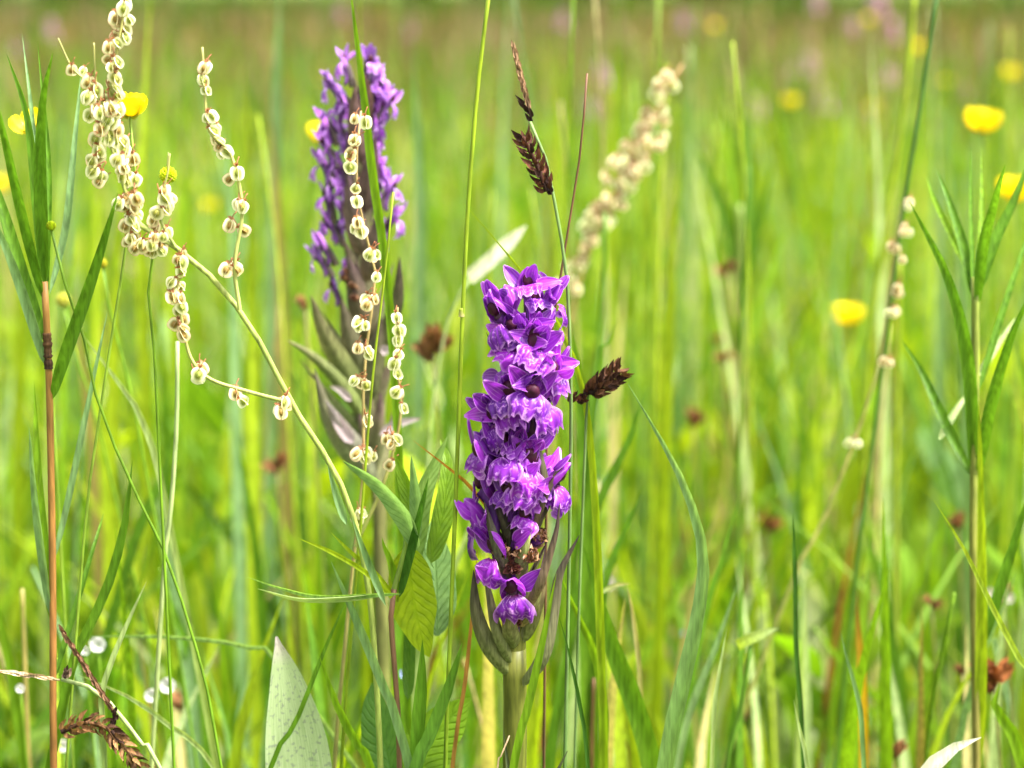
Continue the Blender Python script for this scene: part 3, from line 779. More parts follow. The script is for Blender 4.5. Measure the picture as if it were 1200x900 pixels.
SOR = (0.19, 0.29, 0.035); SOR2 = (0.33, 0.38, 0.10)
def sorrel_left():
    Y = 0.655; rnd = random.Random(21)
    main = [(446, 900), (440, 780), (432, 690), (414, 605), (388, 545), (345, 478), (300, 393), (255, 332), (206, 290), (165, 264)]
    pts = ground_path(main, Y, Y); base = Vector((pts[0].x, pts[0].y, 0))
    o = tag(empty('sorrel_plant', base), 'arching sorrel stem hung with cream and green disc fruits beside the yellow buttercup', 'sorrel', 'sorrel plants in seed')
    branch(o, base, main, Y, 9, 6.5, SOR, SOR2, True, Yb=Y + .012)
    br = [([(165, 264), (153, 242), (140, 200), (126, 150), (131, 92), (141, 40), (149, -20)], 5, 3),
          ([(206, 290), (190, 262), (187, 240), (196, 205), (199, 180)], 4, 2),
          ([(126, 130), (108, 100), (85, 80), (68, 45)], 4, 2),
          ([(137, 190), (118, 130), (112, 90), (110, 50)], 3, 2),
          ([(333, 470), (288, 458), (246, 444), (224, 420), (214, 380), (208, 335), (210, 300)], 5, 3),
          ([(281, 363), (275, 310), (284, 245), (270, 180), (246, 155), (240, 110), (237, 55)], 5, 3)]
    for p, a, b in br: branch(o, base, p, Y, a, b, SOR2, (0.40, 0.36, 0.12), name='branch')
    K = dict(rnd=rnd)
    chain(o, base, [(148, 8), (141, 35), (133, 60), (131, 92), (130, 125)], Y, 16, (2, 3), 7.2, 9, **K)
    chain(o, base, [(128, 130), (133, 155), (145, 185), (150, 215), (155, 250)], Y, 14, (3, 4), 7.2, 13, **K)
    chain(o, base, [(110, 100), (112, 130), (118, 165), (115, 190), (124, 215)], Y, 15, (2, 3), 7.4, 9, **K)
    chain(o, base, [(84, 80), (98, 86)], Y, 14, (1, 2), 6, 4, rnd=rnd, ripe=.9)
    chain(o, base, [(196, 225), (188, 250), (186, 280), (170, 295)], Y, 13, (2, 4), 7, 9, **K)
    chain(o, base, [(152, 235), (150, 262), (168, 285), (196, 292)], Y, 14, (3, 4), 7.2, 11, **K)
    chain(o, base, [(210, 302), (207, 330), (206, 365), (210, 395)], Y, 14, (2, 3), 7, 8, **K)
    for x, y, n in ((230, 438, 4), (278, 465, 2), (331, 476, 4)): whorl(o, base, x, y, Y, n, 7, 8, rnd)
    chain(o, base, [(238, 80), (239, 110), (238, 118)], Y, 13, (2, 3), 6, 5, **K)
    chain(o, base, [(242, 140), (250, 158), (262, 178)], Y, 13, (2, 3), 6.4, 7, **K)
    for x, y, n in ((274, 205, 2), (284, 240, 3), (277, 268, 2), (271, 312, 3)): whorl(o, base, x, y, Y, n, 7.4, 9, rnd)
    for p, w in (([(384, 485), (396, 525), (406, 555)], 10), ([(412, 545), (428, 590), (452, 650)], 9)):
        mb = MB(); add_strip(mb, [P(x, y + 60, Y - .005) for x, y in reversed(p)], w * S(Y), G_BLUE, G_BLUE, n=10, shape='lance', fold=.6)
        mb.build('leaf', M_GRASS, o, base)
sorrel_left()

def sorrel_middle():
    Y = 0.70; rnd = random.Random(22)
    main = [(392, 900), (404, 760), (416, 640), (427, 545), (425, 480), (430, 400), (440, 320), (422, 250), (416, 200), (421, 160), (423, 130)]
    pts = ground_path(main, Y, Y); base = Vector((pts[0].x, pts[0].y, 0))
    o = tag(empty('sorrel_plant', base), 'slender sorrel with beaded fruit chains hanging in front of the paler mauve orchid', 'sorrel', 'sorrel plants in seed')
    branch(o, base, main, Y, 8, 2.5, (0.20, 0.27, 0.05), (0.40, 0.28, 0.12), True)
    branch(o, base, [(416, 640), (440, 590), (458, 540), (470, 480), (464, 420), (466, 360)], Y, 5, 2.5, (0.22, 0.26, 0.06), (0.36, 0.25, 0.1), name='branch')
    for x, y, n in ((421, 145, 2), (419, 165, 2), (413, 178, 2), (411, 196, 1), (417, 216, 1), (418, 240, 1), (420, 265, 4), (436, 303, 3), (441, 325, 1), (432, 355, 4), (428, 380, 3), (425, 410, 3),
                    (423, 450, 3), (427, 492, 4), (425, 535, 3), (437, 540, 1), (465, 367, 1), (468, 385, 1), (466, 402, 1), (469, 420, 2), (466, 440, 1), (470, 457, 2), (473, 476, 1), (460, 515, 3), (456, 550, 1), (417, 605, 3)):
        whorl(o, base, x, y, Y - .01, n, 6.8, 8, rnd)
sorrel_middle()

def sorrel_plume():
    Y = 1.0; rnd = random.Random(23)
    main = [(640, 620), (650, 480), (672, 360), (700, 270), (745, 180), (790, 90), (800, 75)]
    pts = ground_path(main, Y, Y); base = Vector((pts[0].x, pts[0].y, 0))
    o = tag(empty('sorrel_plant', base), 'blurred leaning plume of cream and reddish sorrel seed behind the dark sedge spike', 'sorrel', 'sorrel plants in seed')
    branch(o, base, main, Y, 8, 3, SOR, (0.40, 0.22, 0.10), True)
    branch(o, base, [(700, 275), (735, 225), (770, 165)], Y, 4, 2, SOR2, (0.40, 0.22, 0.10), name='branch')
    branch(o, base, [(672, 350), (655, 370), (620, 400)], Y, 4, 2, SOR2, (0.40, 0.22, 0.10), name='branch')
    chain(o, base, [(785, 95), (765, 140), (740, 180), (715, 225), (695, 265)], Y, 12, (2, 4), 6, 15, rnd, .45)
    chain(o, base, [(768, 160), (745, 195), (725, 225), (705, 255)], Y, 13, (2, 4), 6, 16, rnd, .45)
    chain(o, base, [(690, 275), (676, 305), (662, 340)], Y, 12, (2, 4), 5.5, 12, rnd, .3)
sorrel_plume()

def sorrel_right():
    Y = 0.86; rnd = random.Random(24)
    main = [(925, 690), (960, 620), (1002, 515), (1030, 425), (1042, 340), (1058, 235)]
    pts = ground_path(main, Y, Y); base = Vector((pts[0].x, pts[0].y, 0))
    o = tag(empty('sorrel_plant', base), 'thin leaning sorrel stem with few small fruits beside the leafy red-stemmed herb', 'sorrel', 'sorrel plants in seed')
    branch(o, base, main, Y, 7, 3, (0.26, 0.32, 0.06), (0.30, 0.26, 0.08), True)
    for x, y, n in ((1062, 240, 2), (1060, 268, 3), (1048, 290, 3), (1058, 305, 1), (1050, 340, 3), (1046, 365, 3), (1038, 422, 2), (1000, 522, 2)):
        whorl(o, base, x, y, Y - .005, n, 5.2, 6, rnd, .5)
sorrel_right()

# ------------------------------------------------------------------ narrow leaved herbs with reddish stems
def herb(Y, stem, w0, w1, c0, c1, leaves, label, dark=None):
    pts = ground_path(stem, Y, Y); base = Vector((pts[0].x, pts[0].y, 0)); s = S(Y)
    o = tag(empty('leafy_herb', base), label, 'herb')
    mb = MB(); add_tube(mb, pts, w0 / 2 * s, w1 / 2 * s, c0, c1, 9, 36, bumps=.04); mb.build('stem', M_STEM, o, base)
    if dark:
        mb = MB(); add_tube(mb, [P(x, y, Y) for x, y in dark], w1 * .62 * s, w1 * .66 * s, DKBR, (0.10, 0.05, 0.02), 9, 18, bumps=.22); mb.build('scab', M_DRY, o, base)
    for pix, w, c, dy in leaves:
        mb = MB(); n = len(pix)
        p = [P(x, y, Y + dy * i / (n - 1)) for i, (x, y) in enumerate(pix)]
        add_strip(mb, p, w * s, c, vcol(c, 1.1), n=18, shape='lance' if w > 7 else 'blade', tip=.6, fold=.5, twist=random.uniform(-.35, .35), spin=random.uniform(-.4, .4))
        mb.build('leaf', M_GRASS, o, base)
herb(0.67, [(63, 900), (62, 700), (60, 560), (57, 430), (52, 330)], 10, 8, (0.20, 0.060, 0.030), (0.29, 0.15, 0.035),
     [([(52, 335), (47, 210), (50, 120), (62, 62)], 15, G_MID, -.02), ([(50, 325), (43, 240), (31, 135), (8, 64)], 13, G_MID, .01), ([(50, 350), (25, 250), (0, 140), (-20, 70)], 13, G_MID, -.03),
      ([(52, 400), (28, 330), (0, 235), (-20, 180)], 17, G_MID, .02), ([(54, 430), (25, 340), (0, 275), (-25, 230)], 12, G_BLUE, -.01), ([(54, 330), (57, 200), (44, 48)], 7, G_MID, .02),
      ([(60, 470), (75, 420), (105, 335), (126, 268), (138, 226)], 16, G_MID, -.02), ([(58, 345), (77, 265), (88, 160), (96, 78)], 9, G_BLUE, .02), ([(54, 340), (40, 160), (26, 40)], 7, G_BLUE, .03),
      ([(62, 660), (80, 585), (108, 450), (126, 365)], 8, G_BLUE, .01), ([(58, 720), (42, 600), (34, 500)], 11, G_BLUE, -.01), ([(60, 730), (46, 580), (40, 450)], 13, G_FRESH, .01),
      ([(62, 800), (110, 640), (122, 600)], 8, G_MID, .03)],
     'tall narrow leaved herb with rusty red stem standing beside the buttercup and sorrel', [(57, 432), (56, 412), (55, 390)])
herb(0.74, [(1144, 900), (1141, 700), (1141, 560), (1143, 420), (1143, 325)], 9, 10, (0.20, 0.085, 0.045), (0.20, 0.25, 0.04),
     [([(1141, 560), (1135, 430), (1112, 330), (1066, 236)], 16, G_MID, -.02), ([(1142, 350), (1128, 285), (1112, 235), (1098, 200)], 12, G_MID, .02), ([(1145, 360), (1152, 290), (1166, 235), (1178, 193)], 14, G_MID, -.03),
      ([(1146, 345), (1165, 285), (1188, 235), (1210, 180)], 13, G_MID, .01), ([(1141, 340), (1138, 250), (1138, 170)], 6, G_MID, .02), ([(1146, 560), (1160, 480), (1185, 395), (1215, 330)], 15, G_MID, -.03),
      ([(1146, 460), (1175, 365), (1200, 290), (1220, 240)], 9, G_MID, .03), ([(1140, 560), (1105, 490), (1080, 435), (1056, 398)], 12, G_MID, .03), ([(1146, 440), (1165, 410), (1190, 372)], 13, G_PALE, .03),
      ([(1100, 515), (1118, 485), (1138, 455)], 11, G_PALE, .05), ([(1148, 900), (1150, 760), (1150, 620), (1147, 470)], 14, G_YEL, -.01), ([(1146, 340), (1100, 245), (1085, 205)], 8, G_FRESH, .05),
      ([(1150, 760), (1175, 680), (1200, 600), (1220, 560)], 15, G_MID, -.01), ([(1143, 345), (1150, 255), (1150, 170)], 7, G_FRESH, .03)],
     'tall narrow leaved herb with brown stem growing under two blurred buttercups')
herb(1.25, [(872, 640), (870, 480), (868, 300), (866, 240)], 10, 8, (0.22, 0.11, 0.05), (0.16, 0.24, 0.04),
     [([(868, 330), (845, 240), (812, 165)], 14, G_MID, .02), ([(868, 310), (862, 220), (846, 120)], 14, G_FRESH, 0), ([(868, 320), (880, 230), (876, 130)], 14, G_MID, .03), ([(869, 340), (890, 260), (905, 190)], 12, G_MID, 0),
      ([(869, 420), (840, 330), (815, 280)], 13, G_FRESH, .02), ([(870, 430), (900, 330), (925, 260)], 12, G_FRESH, .02)],
     'out of focus narrow leaved herb with tufted top between orchid and far buttercups')

def broad_herb():
    """the oval leaved plant beside the front orchid"""
    Y = 0.665; s = S(Y)
    stem = [(468, 900), (466, 830), (458, 720), (462, 690), (480, 620), (486, 560)]
    pts = ground_path(stem, Y, Y); base = Vector((pts[0].x, pts[0].y, 0))
    o = tag(empty('leafy_herb', base), 'upright green herb with oval veined leaves and reddish stem close beside the orchid', 'herb')
    mb = MB(); add_tube(mb, pts[:-2], 3.6 * s, 3.2 * s, (0.19, 0.075, 0.045), (0.16, 0.085, 0.045), 9, 30, bumps=.05)
    add_tube(mb, pts[-3:], 3.2 * s, 2 * s, (0.15, 0.22, 0.04), G_FRESH, 9, 14); mb.build('stem', M_STEM, o, base)
    Lv = [([(478, 640), (482, 690), (492, 740), (503, 770)], 56, (0.29, .38, .014), .004, 'leaf', .15, .1), ([(512, 745), (512, 700), (510, 650), (508, 607)], 50, (0.13, 0.23, 0.07), .02, 'leaf', -.2, .2),
          ([(488, 645), (470, 605), (440, 568), (402, 540)], 26, G_BLUE, -.02, 'lance', .5, .5), ([(480, 680), (488, 620), (500, 570), (524, 512)], 30, (0.18, 0.29, 0.07), .015, 'lance', -.4, .5),
          ([(484, 640), (478, 585), (462, 530)], 22, G_FRESH, .01, 'lance', .3, .4), ([(486, 640), (487, 590), (482, 535)], 16, G_BLUE, -.01, 'lance', .2, .6), ([(468, 700), (483, 640), (495, 590), (502, 560)], 11, G_DARK, -.015, 'lance', .3, .5),
          ([(505, 660), (520, 600), (524, 545), (516, 515)], 26, G_FRESH, .02, 'lance', -.2, .3),
          ([(462, 700), (440, 672), (412, 648), (388, 624)], 6, G_YEL, 0, 'blade', 0, .3), ([(460, 700), (430, 672), (390, 648), (350, 631)], 6, G_YEL, -.01, 'blade', 0, .3), ([(468, 700), (458, 660), (450, 640), (448, 630)], 10, G_FRESH, 0, 'lance', .2, .4),
          ([(446, 698), (400, 703), (350, 703), (302, 690)], 15, G_PALE, -.02, 'lance', .9, .5), ([(470, 696), (380, 700), (330, 690), (289, 676)], 7, (0.2, .33, .09), -.02, 'lance', .4, .5),
          ([(486, 920), (500, 880), (525, 845), (552, 818)], 62, G_FRESH, .01, 'leaf', .2, .3), ([(462, 930), (450, 880), (440, 840), (436, 800)], 58, (0.09, 0.2, 0.03), .02, 'leaf', .35, .2), ([(478, 820), (480, 740), (476, 700)], 16, G_MID, .02, 'lance', .2, .4)]
    for pix, w, c, dy, sh, tw, fo in Lv:
        n = len(pix); mb = MB()
        p = [P(x, y, Y + dy * (0.5 + i / (n - 1))) for i, (x, y) in enumerate(pix)]
        add_strip(mb, p, w * s, c, vcol(c, 1.08), n=20, shape=sh, fold=fo, twist=tw, across=8, wob=.04)
        mb.build('leaf', M_VEINED if w > 12 else M_GRASS, o, base)
        if p[0].z > .26 and w > 40:                        # leaf stalk back to the stem
            mb = MB(); add_tube(mb, [p[0], (p[0] + P(470, 700, Y)) / 2, P(466, 705, Y)], 1.6 * s, 1.6 * s, c, c, 6, 6); mb.build('leaf_stalk', M_STEM, o, base)
broad_herb()

def spotted_leaf():
    Y = 0.68; s = S(Y)
    pts = ground_path([(356, 1010), (350, 900), (339, 815), (324, 746)], Y - .01, Y); base = Vector((pts[0].x, pts[0].y, 0))
    mb = MB(); add_strip(mb, pts[2:] , 92 * s, G_PALE, G_PALE, n=26, shape='broad', fold=.25, across=10, twist=.05)
    o = mb.build('orchid_leaf', M_SPOTTED, None, base)
    tag(o, 'broad pale green orchid leaf with grey spots standing upright with pointed tip', 'leaf')
    me = o.data
    mb2 = MB(); add_tube(mb2, [base + Vector((0, 0, -.004)), base + Vector((0, 0, .04)), pts[1], pts[2] + (pts[3] - pts[2]) * .06], .006, .012, (0.3, .36, .16), (0.4, .46, .29), 9, 8)
    mb2.build('leaf_sheath', M_STEM, o, base)
spotted_leaf()

# ------------------------------------------------------------------ buttercups
def buttercup_parts():
    pet = []
    for sd_ in range(3):
        rnd = random.Random(sd_); vs, fs, cs, us = [], [], [], []
        nu, nv = 8, 7
        for i in range(nv + 1):
            v = i / nv; w = .62 * math.sin(math.pi * (.06 + .60 * v)) ** .8 * (1 if v < .9 else 1 - (v - .9) * 3)
            for j in range(nu + 1):
                u = -1 + 2 * j / nu
                out = .12 + .88 * math.sin(v * 1.25); up = .95 * v ** 1.8 + .08 * v
                k = 1 - .08 * u * u * v
                vs.append(Vector((out * k, u * w, up * k + .10 * u * u * v + .03 * math.sin(7 * u + sd_ * 2) * v))); cs.append(lerp((0.80, 0.62, 0.008), (0.88, 0.76, 0.010), v)); us.append((u, v))
        m = nu + 1
        for i in range(nv):
            for j in range(nu): fs.append((i * m + j, i * m + j + 1, (i + 1) * m + j + 1, (i + 1) * m + j))
        pet.append(make_mesh('buttercup_petal', vs, fs, M_YELLOW, cs, us))
    mb = MB()
    for k in range(36):
        a = k * 2.4; r = .08 + .32 * math.sqrt(k / 36); z = .34 + .18 * (1 - k / 36)
        add_tube(mb, [(r * .4 * math.cos(a), r * .4 * math.sin(a), .05), (r * math.cos(a), r * math.sin(a), z)], .02, .05, (0.5, 0.5, 0.05), (0.75, 0.55, 0.02), 5, 4)
    cen = make_mesh('stamens', mb.v, mb.f, M_YELLOW, mb.c, mb.u)
    mb = MB()
    for k in range(5):
        a = k * 2 * math.pi / 5 + .6
        add_strip(mb, [(0, 0, 0), (.3 * math.cos(a), .3 * math.sin(a), .02), (.62 * math.cos(a), .62 * math.sin(a), .25)], .3, (0.3, .35, .05), (0.4, 0.4, 0.06), n=6, shape='lance')
    sep = make_mesh('sepals', mb.v, mb.f, M_GRASS, mb.c, mb.u)
    return pet, cen, sep
PET, CEN, SEP = buttercup_parts()
def buttercup(px, py, Y, wpx, stem, label, tilt=(0, 0), petals=5, open_=1.0, turn=0.3, group='buttercups in the meadow'):
    s = S(Y); r = wpx / 2 * s
    pts = ground_path(stem + [(px, py + wpx * .30)], Y, Y); base = Vector((pts[0].x, pts[0].y, 0))
    o = tag(empty('buttercup', base), label, 'buttercup', group)
    mb = MB(); add_tube(mb, pts, max(2.6, wpx * .085) * s * .6, 1.5 * s, (0.15, 0.24, 0.02), (0.20, 0.31, 0.03), 7, 26); mb.build('stem', M_STEM, o, base)
    top = pts[-1]
    for k in range(petals):
        c = link('petal', PET[k % 3], o, top - base); c.scale = (r * open_, r, r * 1.0); c.rotation_euler = (tilt[0], tilt[1], k * 2 * math.pi / 5 + turn)
        c.rotation_euler = (Euler((tilt[0], tilt[1], 0)).to_matrix() @ Euler((0, 0, k * 2 * math.pi / 5 + turn)).to_matrix()).to_euler()
    for me, nm in ((CEN, 'stamens'), (SEP, 'sepals')):
        c = link(nm, me, o, top - base); c.scale = (r, r, r); c.rotation_euler = (tilt[0], tilt[1], 0)
    return o
buttercup(152, 122, 0.67, 47, [(96, 660), (118, 480), (146, 300), (158, 205), (157, 160)], 'sharp yellow buttercup cup with one raised petal beside the sorrel fruits', (.1, .05), 5, .85, 1.2)
buttercup(38, 142, 0.73, 40, [(70, 620), (52, 300), (42, 200)], 'half fallen yellow buttercup with few petals behind the red-stemmed herb leaves', (.3, -.3), 3, 1.1, .2)
buttercup(993, 367, 1.30, 40, [(985, 640), (984, 480), (990, 400)], 'blurred yellow buttercup standing alone in front of pale grass', (.05, 0), 5, .9, .5)
buttercup(1150, 140, 1.12, 46, [(1158, 480), (1154, 260), (1154, 180)], 'blurred yellow buttercup above the tall brown-stemmed herb', (.1, .1), 5, .9, .1)
buttercup(1190, 220, 1.08, 46, [(1188, 520), (1190, 330), (1190, 250)], 'blurred yellow buttercup partly behind the herb leaf tip, lower of its pair', (.1, 0), 5, .9, .9)
buttercup(376, 154, 1.05, 34, [(350, 500), (362, 320), (374, 190)], 'small yellow buttercup glimpsed behind the mauve orchid flowers', (.2, 0), 5, .9, .9)
FARL = 'tiny out of focus yellow buttercup in the far meadow'
for x, y, Y, w in ((927, 118, 2.8, 17), (1023, 124, 3.2, 12), (1184, 84, 2.8, 19), (1076, 54, 3.2, 14), (246, 240, 2.2, 16), (0, 215, 1.6, 26), (1018, 22, 4.6, 11), (838, 30, 4.2, 11), (722, 420, 1.9, 13), (1110, 95, 3.6, 11)):
    buttercup(x, y, Y, w, [(x + 4, y + 120), (x + 2, y + 50)], FARL, (.2, 0), 5, 1, random.random(), 'far buttercups')

def knob(px, py, Y, rpx, stem, c0, c1, label, cat, name, beak=True, n=80, group=None, mat=None):
    """round head built from many small pointed achenes or buds on a stalk"""
    s = S(Y); pts = ground_path(stem + [(px, py + rpx * .6)], Y, Y); base = Vector((pts[0].x, pts[0].y, 0))
    o = tag(empty(name, base), label, cat, group)
    mb = MB(); add_tube(mb, pts, 2.3 * s, 1.6 * s, vcol(G_MID, 1.3), G_FRESH, 7, 24); mb.build('stem', M_STEM, o, base)
    c = P(px, py, Y); mb = MB()
    for k in range(n):
        z = 1 - 2 * (k + .5) / n; a = k * 2.4; rr = math.sqrt(1 - z * z)
        d = Vector((rr * math.cos(a), rr * math.sin(a), z))
        add_tube(mb, [c + d * rpx * .35 * s, c + d * rpx * .85 * s, c + d * rpx * .98 * s + Vector((0, 0, rpx * .1 * s))], rpx * .26 * s, rpx * .06 * s, c0, c1, 5, 4)
    mb.build('seed_head', mat or M_GRASS, o, base)
    if beak:
        mb = MB(); add_tube(mb, [c, c + Vector((0, 0, rpx * 1.4 * s)), c + Vector((.1 * rpx * s, 0, rpx * 2.6 * s))], 1.6 * s, .7 * s, STRAW, SOR2, 5, 6); mb.build('tip', M_STEM, o, base)
    return o
YG = (0.46, 0.56, 0.012)
knob(197, 206, .66, 10.5, [(186, 520), (180, 400), (173, 310), (196, 240)], YG, (0.62, .68, .02), 'round yellow-green buttercup seed head above the sorrel fruit clusters', 'seed head', 'buttercup_seed_head')
knob(60, 265, .665, 6, [(256, 880), (230, 760), (190, 640), (150, 560), (113, 465), (98, 395), (72, 320)], YG, YG, 'tiny green seed head on a long dark diagonal stalk crossing the herb leaves', 'seed head', 'buttercup_seed_head', False)
knob(120, 309, .80, 6, [(165, 520), (135, 390), (124, 340)], (0.5, .45, .03), (0.5, .45, .03), 'small yellow bud on a pale stalk behind the green diagonal leaf', 'bud', 'buttercup_bud', False)
knob(74, 352, .85, 9, [(120, 520), (90, 420)], (0.4, .42, .06), (0.45, .45, .08), 'blurred pale yellow bud behind the stem with the dark scab', 'bud', 'buttercup_bud', False)

# ------------------------------------------------------------------ sedges
def scales(mb, pts, r, n, ln, w, c0, c1, open_=.5):
    p = catmull(pts, n)
    for i in range(n):
        t = (p[min(i + 1, n - 1)] - p[max(i - 1, 0)]).normalized()
        a = i * 2.4; x = t.cross(Vector((0, 1, .1))).normalized(); y = t.cross(x)
        d = x * math.cos(a) + y * math.sin(a); k = i / (n - 1)
        prof = math.sin(math.pi * (.12 + .8 * k)) ** .6
        q = p[i] + d * r * .25 * prof
        c = lerp(c0, c1, random.random())
        add_strip(mb, [q, q + (t * .6 + d * open_) * ln * .5, q + (t * .9 + d * open_ * .8) * ln], w, c, vcol(c, 1.45), n=5, shape='lance', across=2, fold=.5, twist=random.uniform(-1, 1))
    add_tube(mb, pts, r * .38, r * .25, vcol(c0, .8), vcol(c1, .8), 7, 12)

def sedge(Y, culm, w, heads, label, c0=(0.06, .13, .03), c1=(0.13, .20, .06), leaf=None):
    s = S(Y); pts = ground_path(culm, Y, Y); base = Vector((pts[0].x, pts[0].y, 0))
    o = tag(empty('sedge', base), label, 'sedge')
    mb = MB(); add_tube(mb, pts, w / 2 * s, w * .38 * s, c0, c1, 6, 34); mb.build('culm', M_STEM, o, base)
    for nm, pix, r, n, ln, wd, a, b, op in heads:
        mb = MB(); scales(mb, [P(x, y, Y - .002) for x, y in pix], r * s, n, ln * s, wd * s, a, b, op); mb.build(nm, M_DRY, o, base)
    return o
BK, BR2 = (0.022, 0.010, 0.008), (0.090, 0.032, 0.018)
sedge(.665, [(662, 900), (668, 600), (669, 450), (664, 320), (654, 262), (646, 215), (636, 175), (620, 140)], 5,
      [('male_spike', [(621, 130), (611, 92), (602, 55)], 4.5, 46, 10, 4, (0.17, 0.09, 0.055), (0.26, 0.16, 0.09), .2), ('bract_scale', [(624, 142), (617, 126), (612, 121)], 3, 8, 14, 5, BK, BK, .35),
       ('female_spike', [(641, 224), (630, 196), (613, 160)], 9, 40, 14, 6, BK, BR2, 1.0), ('node_scale', [(646, 228), (643, 218), (641, 212)], 4, 8, 9, 5, BK, BK, .4)],
      'sedge with tan upper spike and blackish ragged spikelet leaning above the purple orchid')
sedge(.69, [(676, 800), (682, 620), (686, 520), (688, 465), (692, 458), (722, 436)], 4,
      [('female_spike', [(692, 461), (706, 450), (727, 434)], 13, 44, 13, 7, BK, (0.09, .04, .018), 1.2), ('lower_spikelet', [(688, 463), (689, 458), (691, 454)], 5, 10, 8, 5, BK, BR2, .7),
       ('lower_spikelet', [(677, 472), (680, 469), (683, 467)], 6, 12, 8, 5, BK, BR2, .7), ('lower_spikelet', [(668, 472), (670, 468), (671, 464)], 4, 10, 9, 4, BK, BR2, .6)],
      'small sedge with knobbly black-brown spike bent sideways at the orchid shoulder')
sedge(.66, [(190, 905), (172, 880), (150, 850), (125, 820), (100, 803), (72, 796)], 7,
      [('dead_spike', [(132, 832), (105, 790), (73, 740)], 4.5, 50, 11, 5, (0.11, .05, .028), (0.20, .11, .06), .15), ('drooping_spike', [(72, 858), (98, 847), (122, 852), (136, 866)], 8, 40, 15, 6, BK, (0.20, .10, .035), 1.0),
       ('drooping_spike', [(130, 856), (145, 875), (165, 900)], 7, 34, 14, 6, BK, (0.19, .10, .04), 1.0), ('spikelet_base', [(131, 850), (134, 843), (134, 834)], 5, 10, 8, 5, BK, BK, .3), ('dry_bract', [(70, 797), (40, 792), (-5, 786)], 3, 20, 22, 5, TAN, (0.4, .3, .19), .05),
       ('small_bud', [(76, 795), (78, 790), (79, 786)], 5, 12, 8, 5, BK, (0.30, .2, .15), .5)],
      'drooping dead brown sedge heads on a pale stalk leaning against the red stem', (0.2, .3, .08), (0.3, .38, .14))

# ------------------------------------------------------------------ single grass blades and stems that can be told apart
GR = 'single grasses round the orchids'
def grass(pix, w, c, Y, label, c1=None, tip=.5, tw=0.0, fold=.35, Y1=None, tipc=None, n=26, ext=True, name='grass_shoot', sp=0.3):
    pts = ground_path(pix, Y, Y1 or Y, ext); base = Vector((pts[0].x, pts[0].y, 0)) if ext else pts[0].copy()
    if ext:
        ln = [(b - a).length for a, b in zip(pts, pts[1:])]; tip = max(.08, tip * sum(ln[2:]) / sum(ln)); n = 34
    mb = MB(); add_strip(mb, pts, w * S(Y), c, c1 or vcol(c, 1.1), tip=tip, n=n, twist=tw, fold=fold, tipc=tipc, spin=sp)
    return tag(mb.build(name, M_GRASS, None, base), label, 'grass', GR)
def culm(pix, w, c, Y, label, c1=None, w1=None, name='grass_stalk', Y1=None, node=None):
    pts = ground_path(pix, Y, Y1 or Y); base = Vector((pts[0].x, pts[0].y, 0)); s = S(Y)
    mb = MB(); add_tube(mb, pts, w / 2 * s, (w1 or w * .5) / 2 * s, c, c1 or c, 7, 34, bumps=.03)
    if node:
        p = P(*node, Y); add_tube(mb, [p - Vector((0, 0, 5 * s)), p, p + Vector((0, 0, 5 * s))], w * .62 * s, w * .5 * s, STRAW, G_YEL, 7, 6)
    return tag(mb.build(name, M_STEM, None, base), label, 'grass', GR)

def extra(parent, name, pix, w, c, Y, c1=None, tip=.5, tw=0., fold=.35, Yend=None):
    mb = MB(); pts = [P(x, y, Y) for x, y in pix]
    add_strip(mb, pts, w * S(Y), c, c1 or c, tip=tip, n=16, twist=tw, fold=fold)
    return mb.build(name, M_GRASS, parent, Vector(parent.location))
culm([(522, 900), (527, 760), (535, 560), (541, 400), (548, 250), (560, 100), (576, -30)], 6, G_MID, .655, 'thin straight dark green grass stem running full height just beside the purple orchid', G_YEL, 5, node=(541, 366))
grass([(470, 620), (462, 430), (449, 290), (436, 200), (426, 110), (408, -30)], 11, G_MID, .72, 'long green blade crossing the front of the mauve orchid', G_FRESH, .3, .2, .5)
culm([(400, 900), (412, 740), (424, 600), (437, 440), (450, 330), (461, 225)], 7, G_FRESH, .68, 'pale green stalk with tapering tip crossing the mauve orchid beside the fruit chain', G_YEL, 2.5)
grass([(708, 900), (704, 760), (698, 600), (686, 470), (664, 400), (632, 346), (590, 292), (541, 236)], 11, G_FRESH, .69, 'long arched yellow-green blade bending over the top of the purple orchid', G_YEL, .75, .3, .4)
culm([(640, 620), (642, 440), (650, 370), (664, 280), (680, 180), (688, 86)], 5, (0.10, .07, .03), .675, 'dead brown thin stalk rising behind the purple orchid top', BROWN, 2.5)
grass([(692, 900), (690, 760), (690, 600), (684, 500), (676, 430), (668, 370)], 23, G_FRESH, .80, 'broad bright green blade standing upright behind the sideways sedge head', G_MID, .45, .1, .4)
grass([(776, 920), (800, 800), (818, 720), (824, 650), (806, 580), (776, 518), (736, 450)], 20, G_FRESH, .66, 'curved green blade with hair-thin bent tip to the right of the purple orchid', G_BLUE, .85, .2, .5)
grass([(770, 930), (745, 830), (718, 760), (698, 690), (684, 640)], 25, G_FRESH, .72, 'wide flat leaning green blade right behind the orchid stem', G_MID, .6, .1, .3)
grass([(690, 910), (682, 840), (668, 770), (655, 722)], 5, G_DARK, .66, 'thin dark green blade leaning beside the orchid stem', G_DARK, .6)
grass([(706, 910), (708, 835), (698, 770), (672, 710), (655, 670)], 12, G_YEL, .70, 'bowed yellow-green blade behind the orchid bract', G_FRESH, .5, .3)
YB = grass([(752, 840), (748, 770), (741, 715), (735, 686)], 6, (0.33, .36, .05), .74, 'short yellowing blade with snapped tip', STRAW, .3)
extra(YB, 'snapped_tip', [(705, 694), (720, 686), (739, 684)], 5, G_PALE, .74, STRAW, .5)
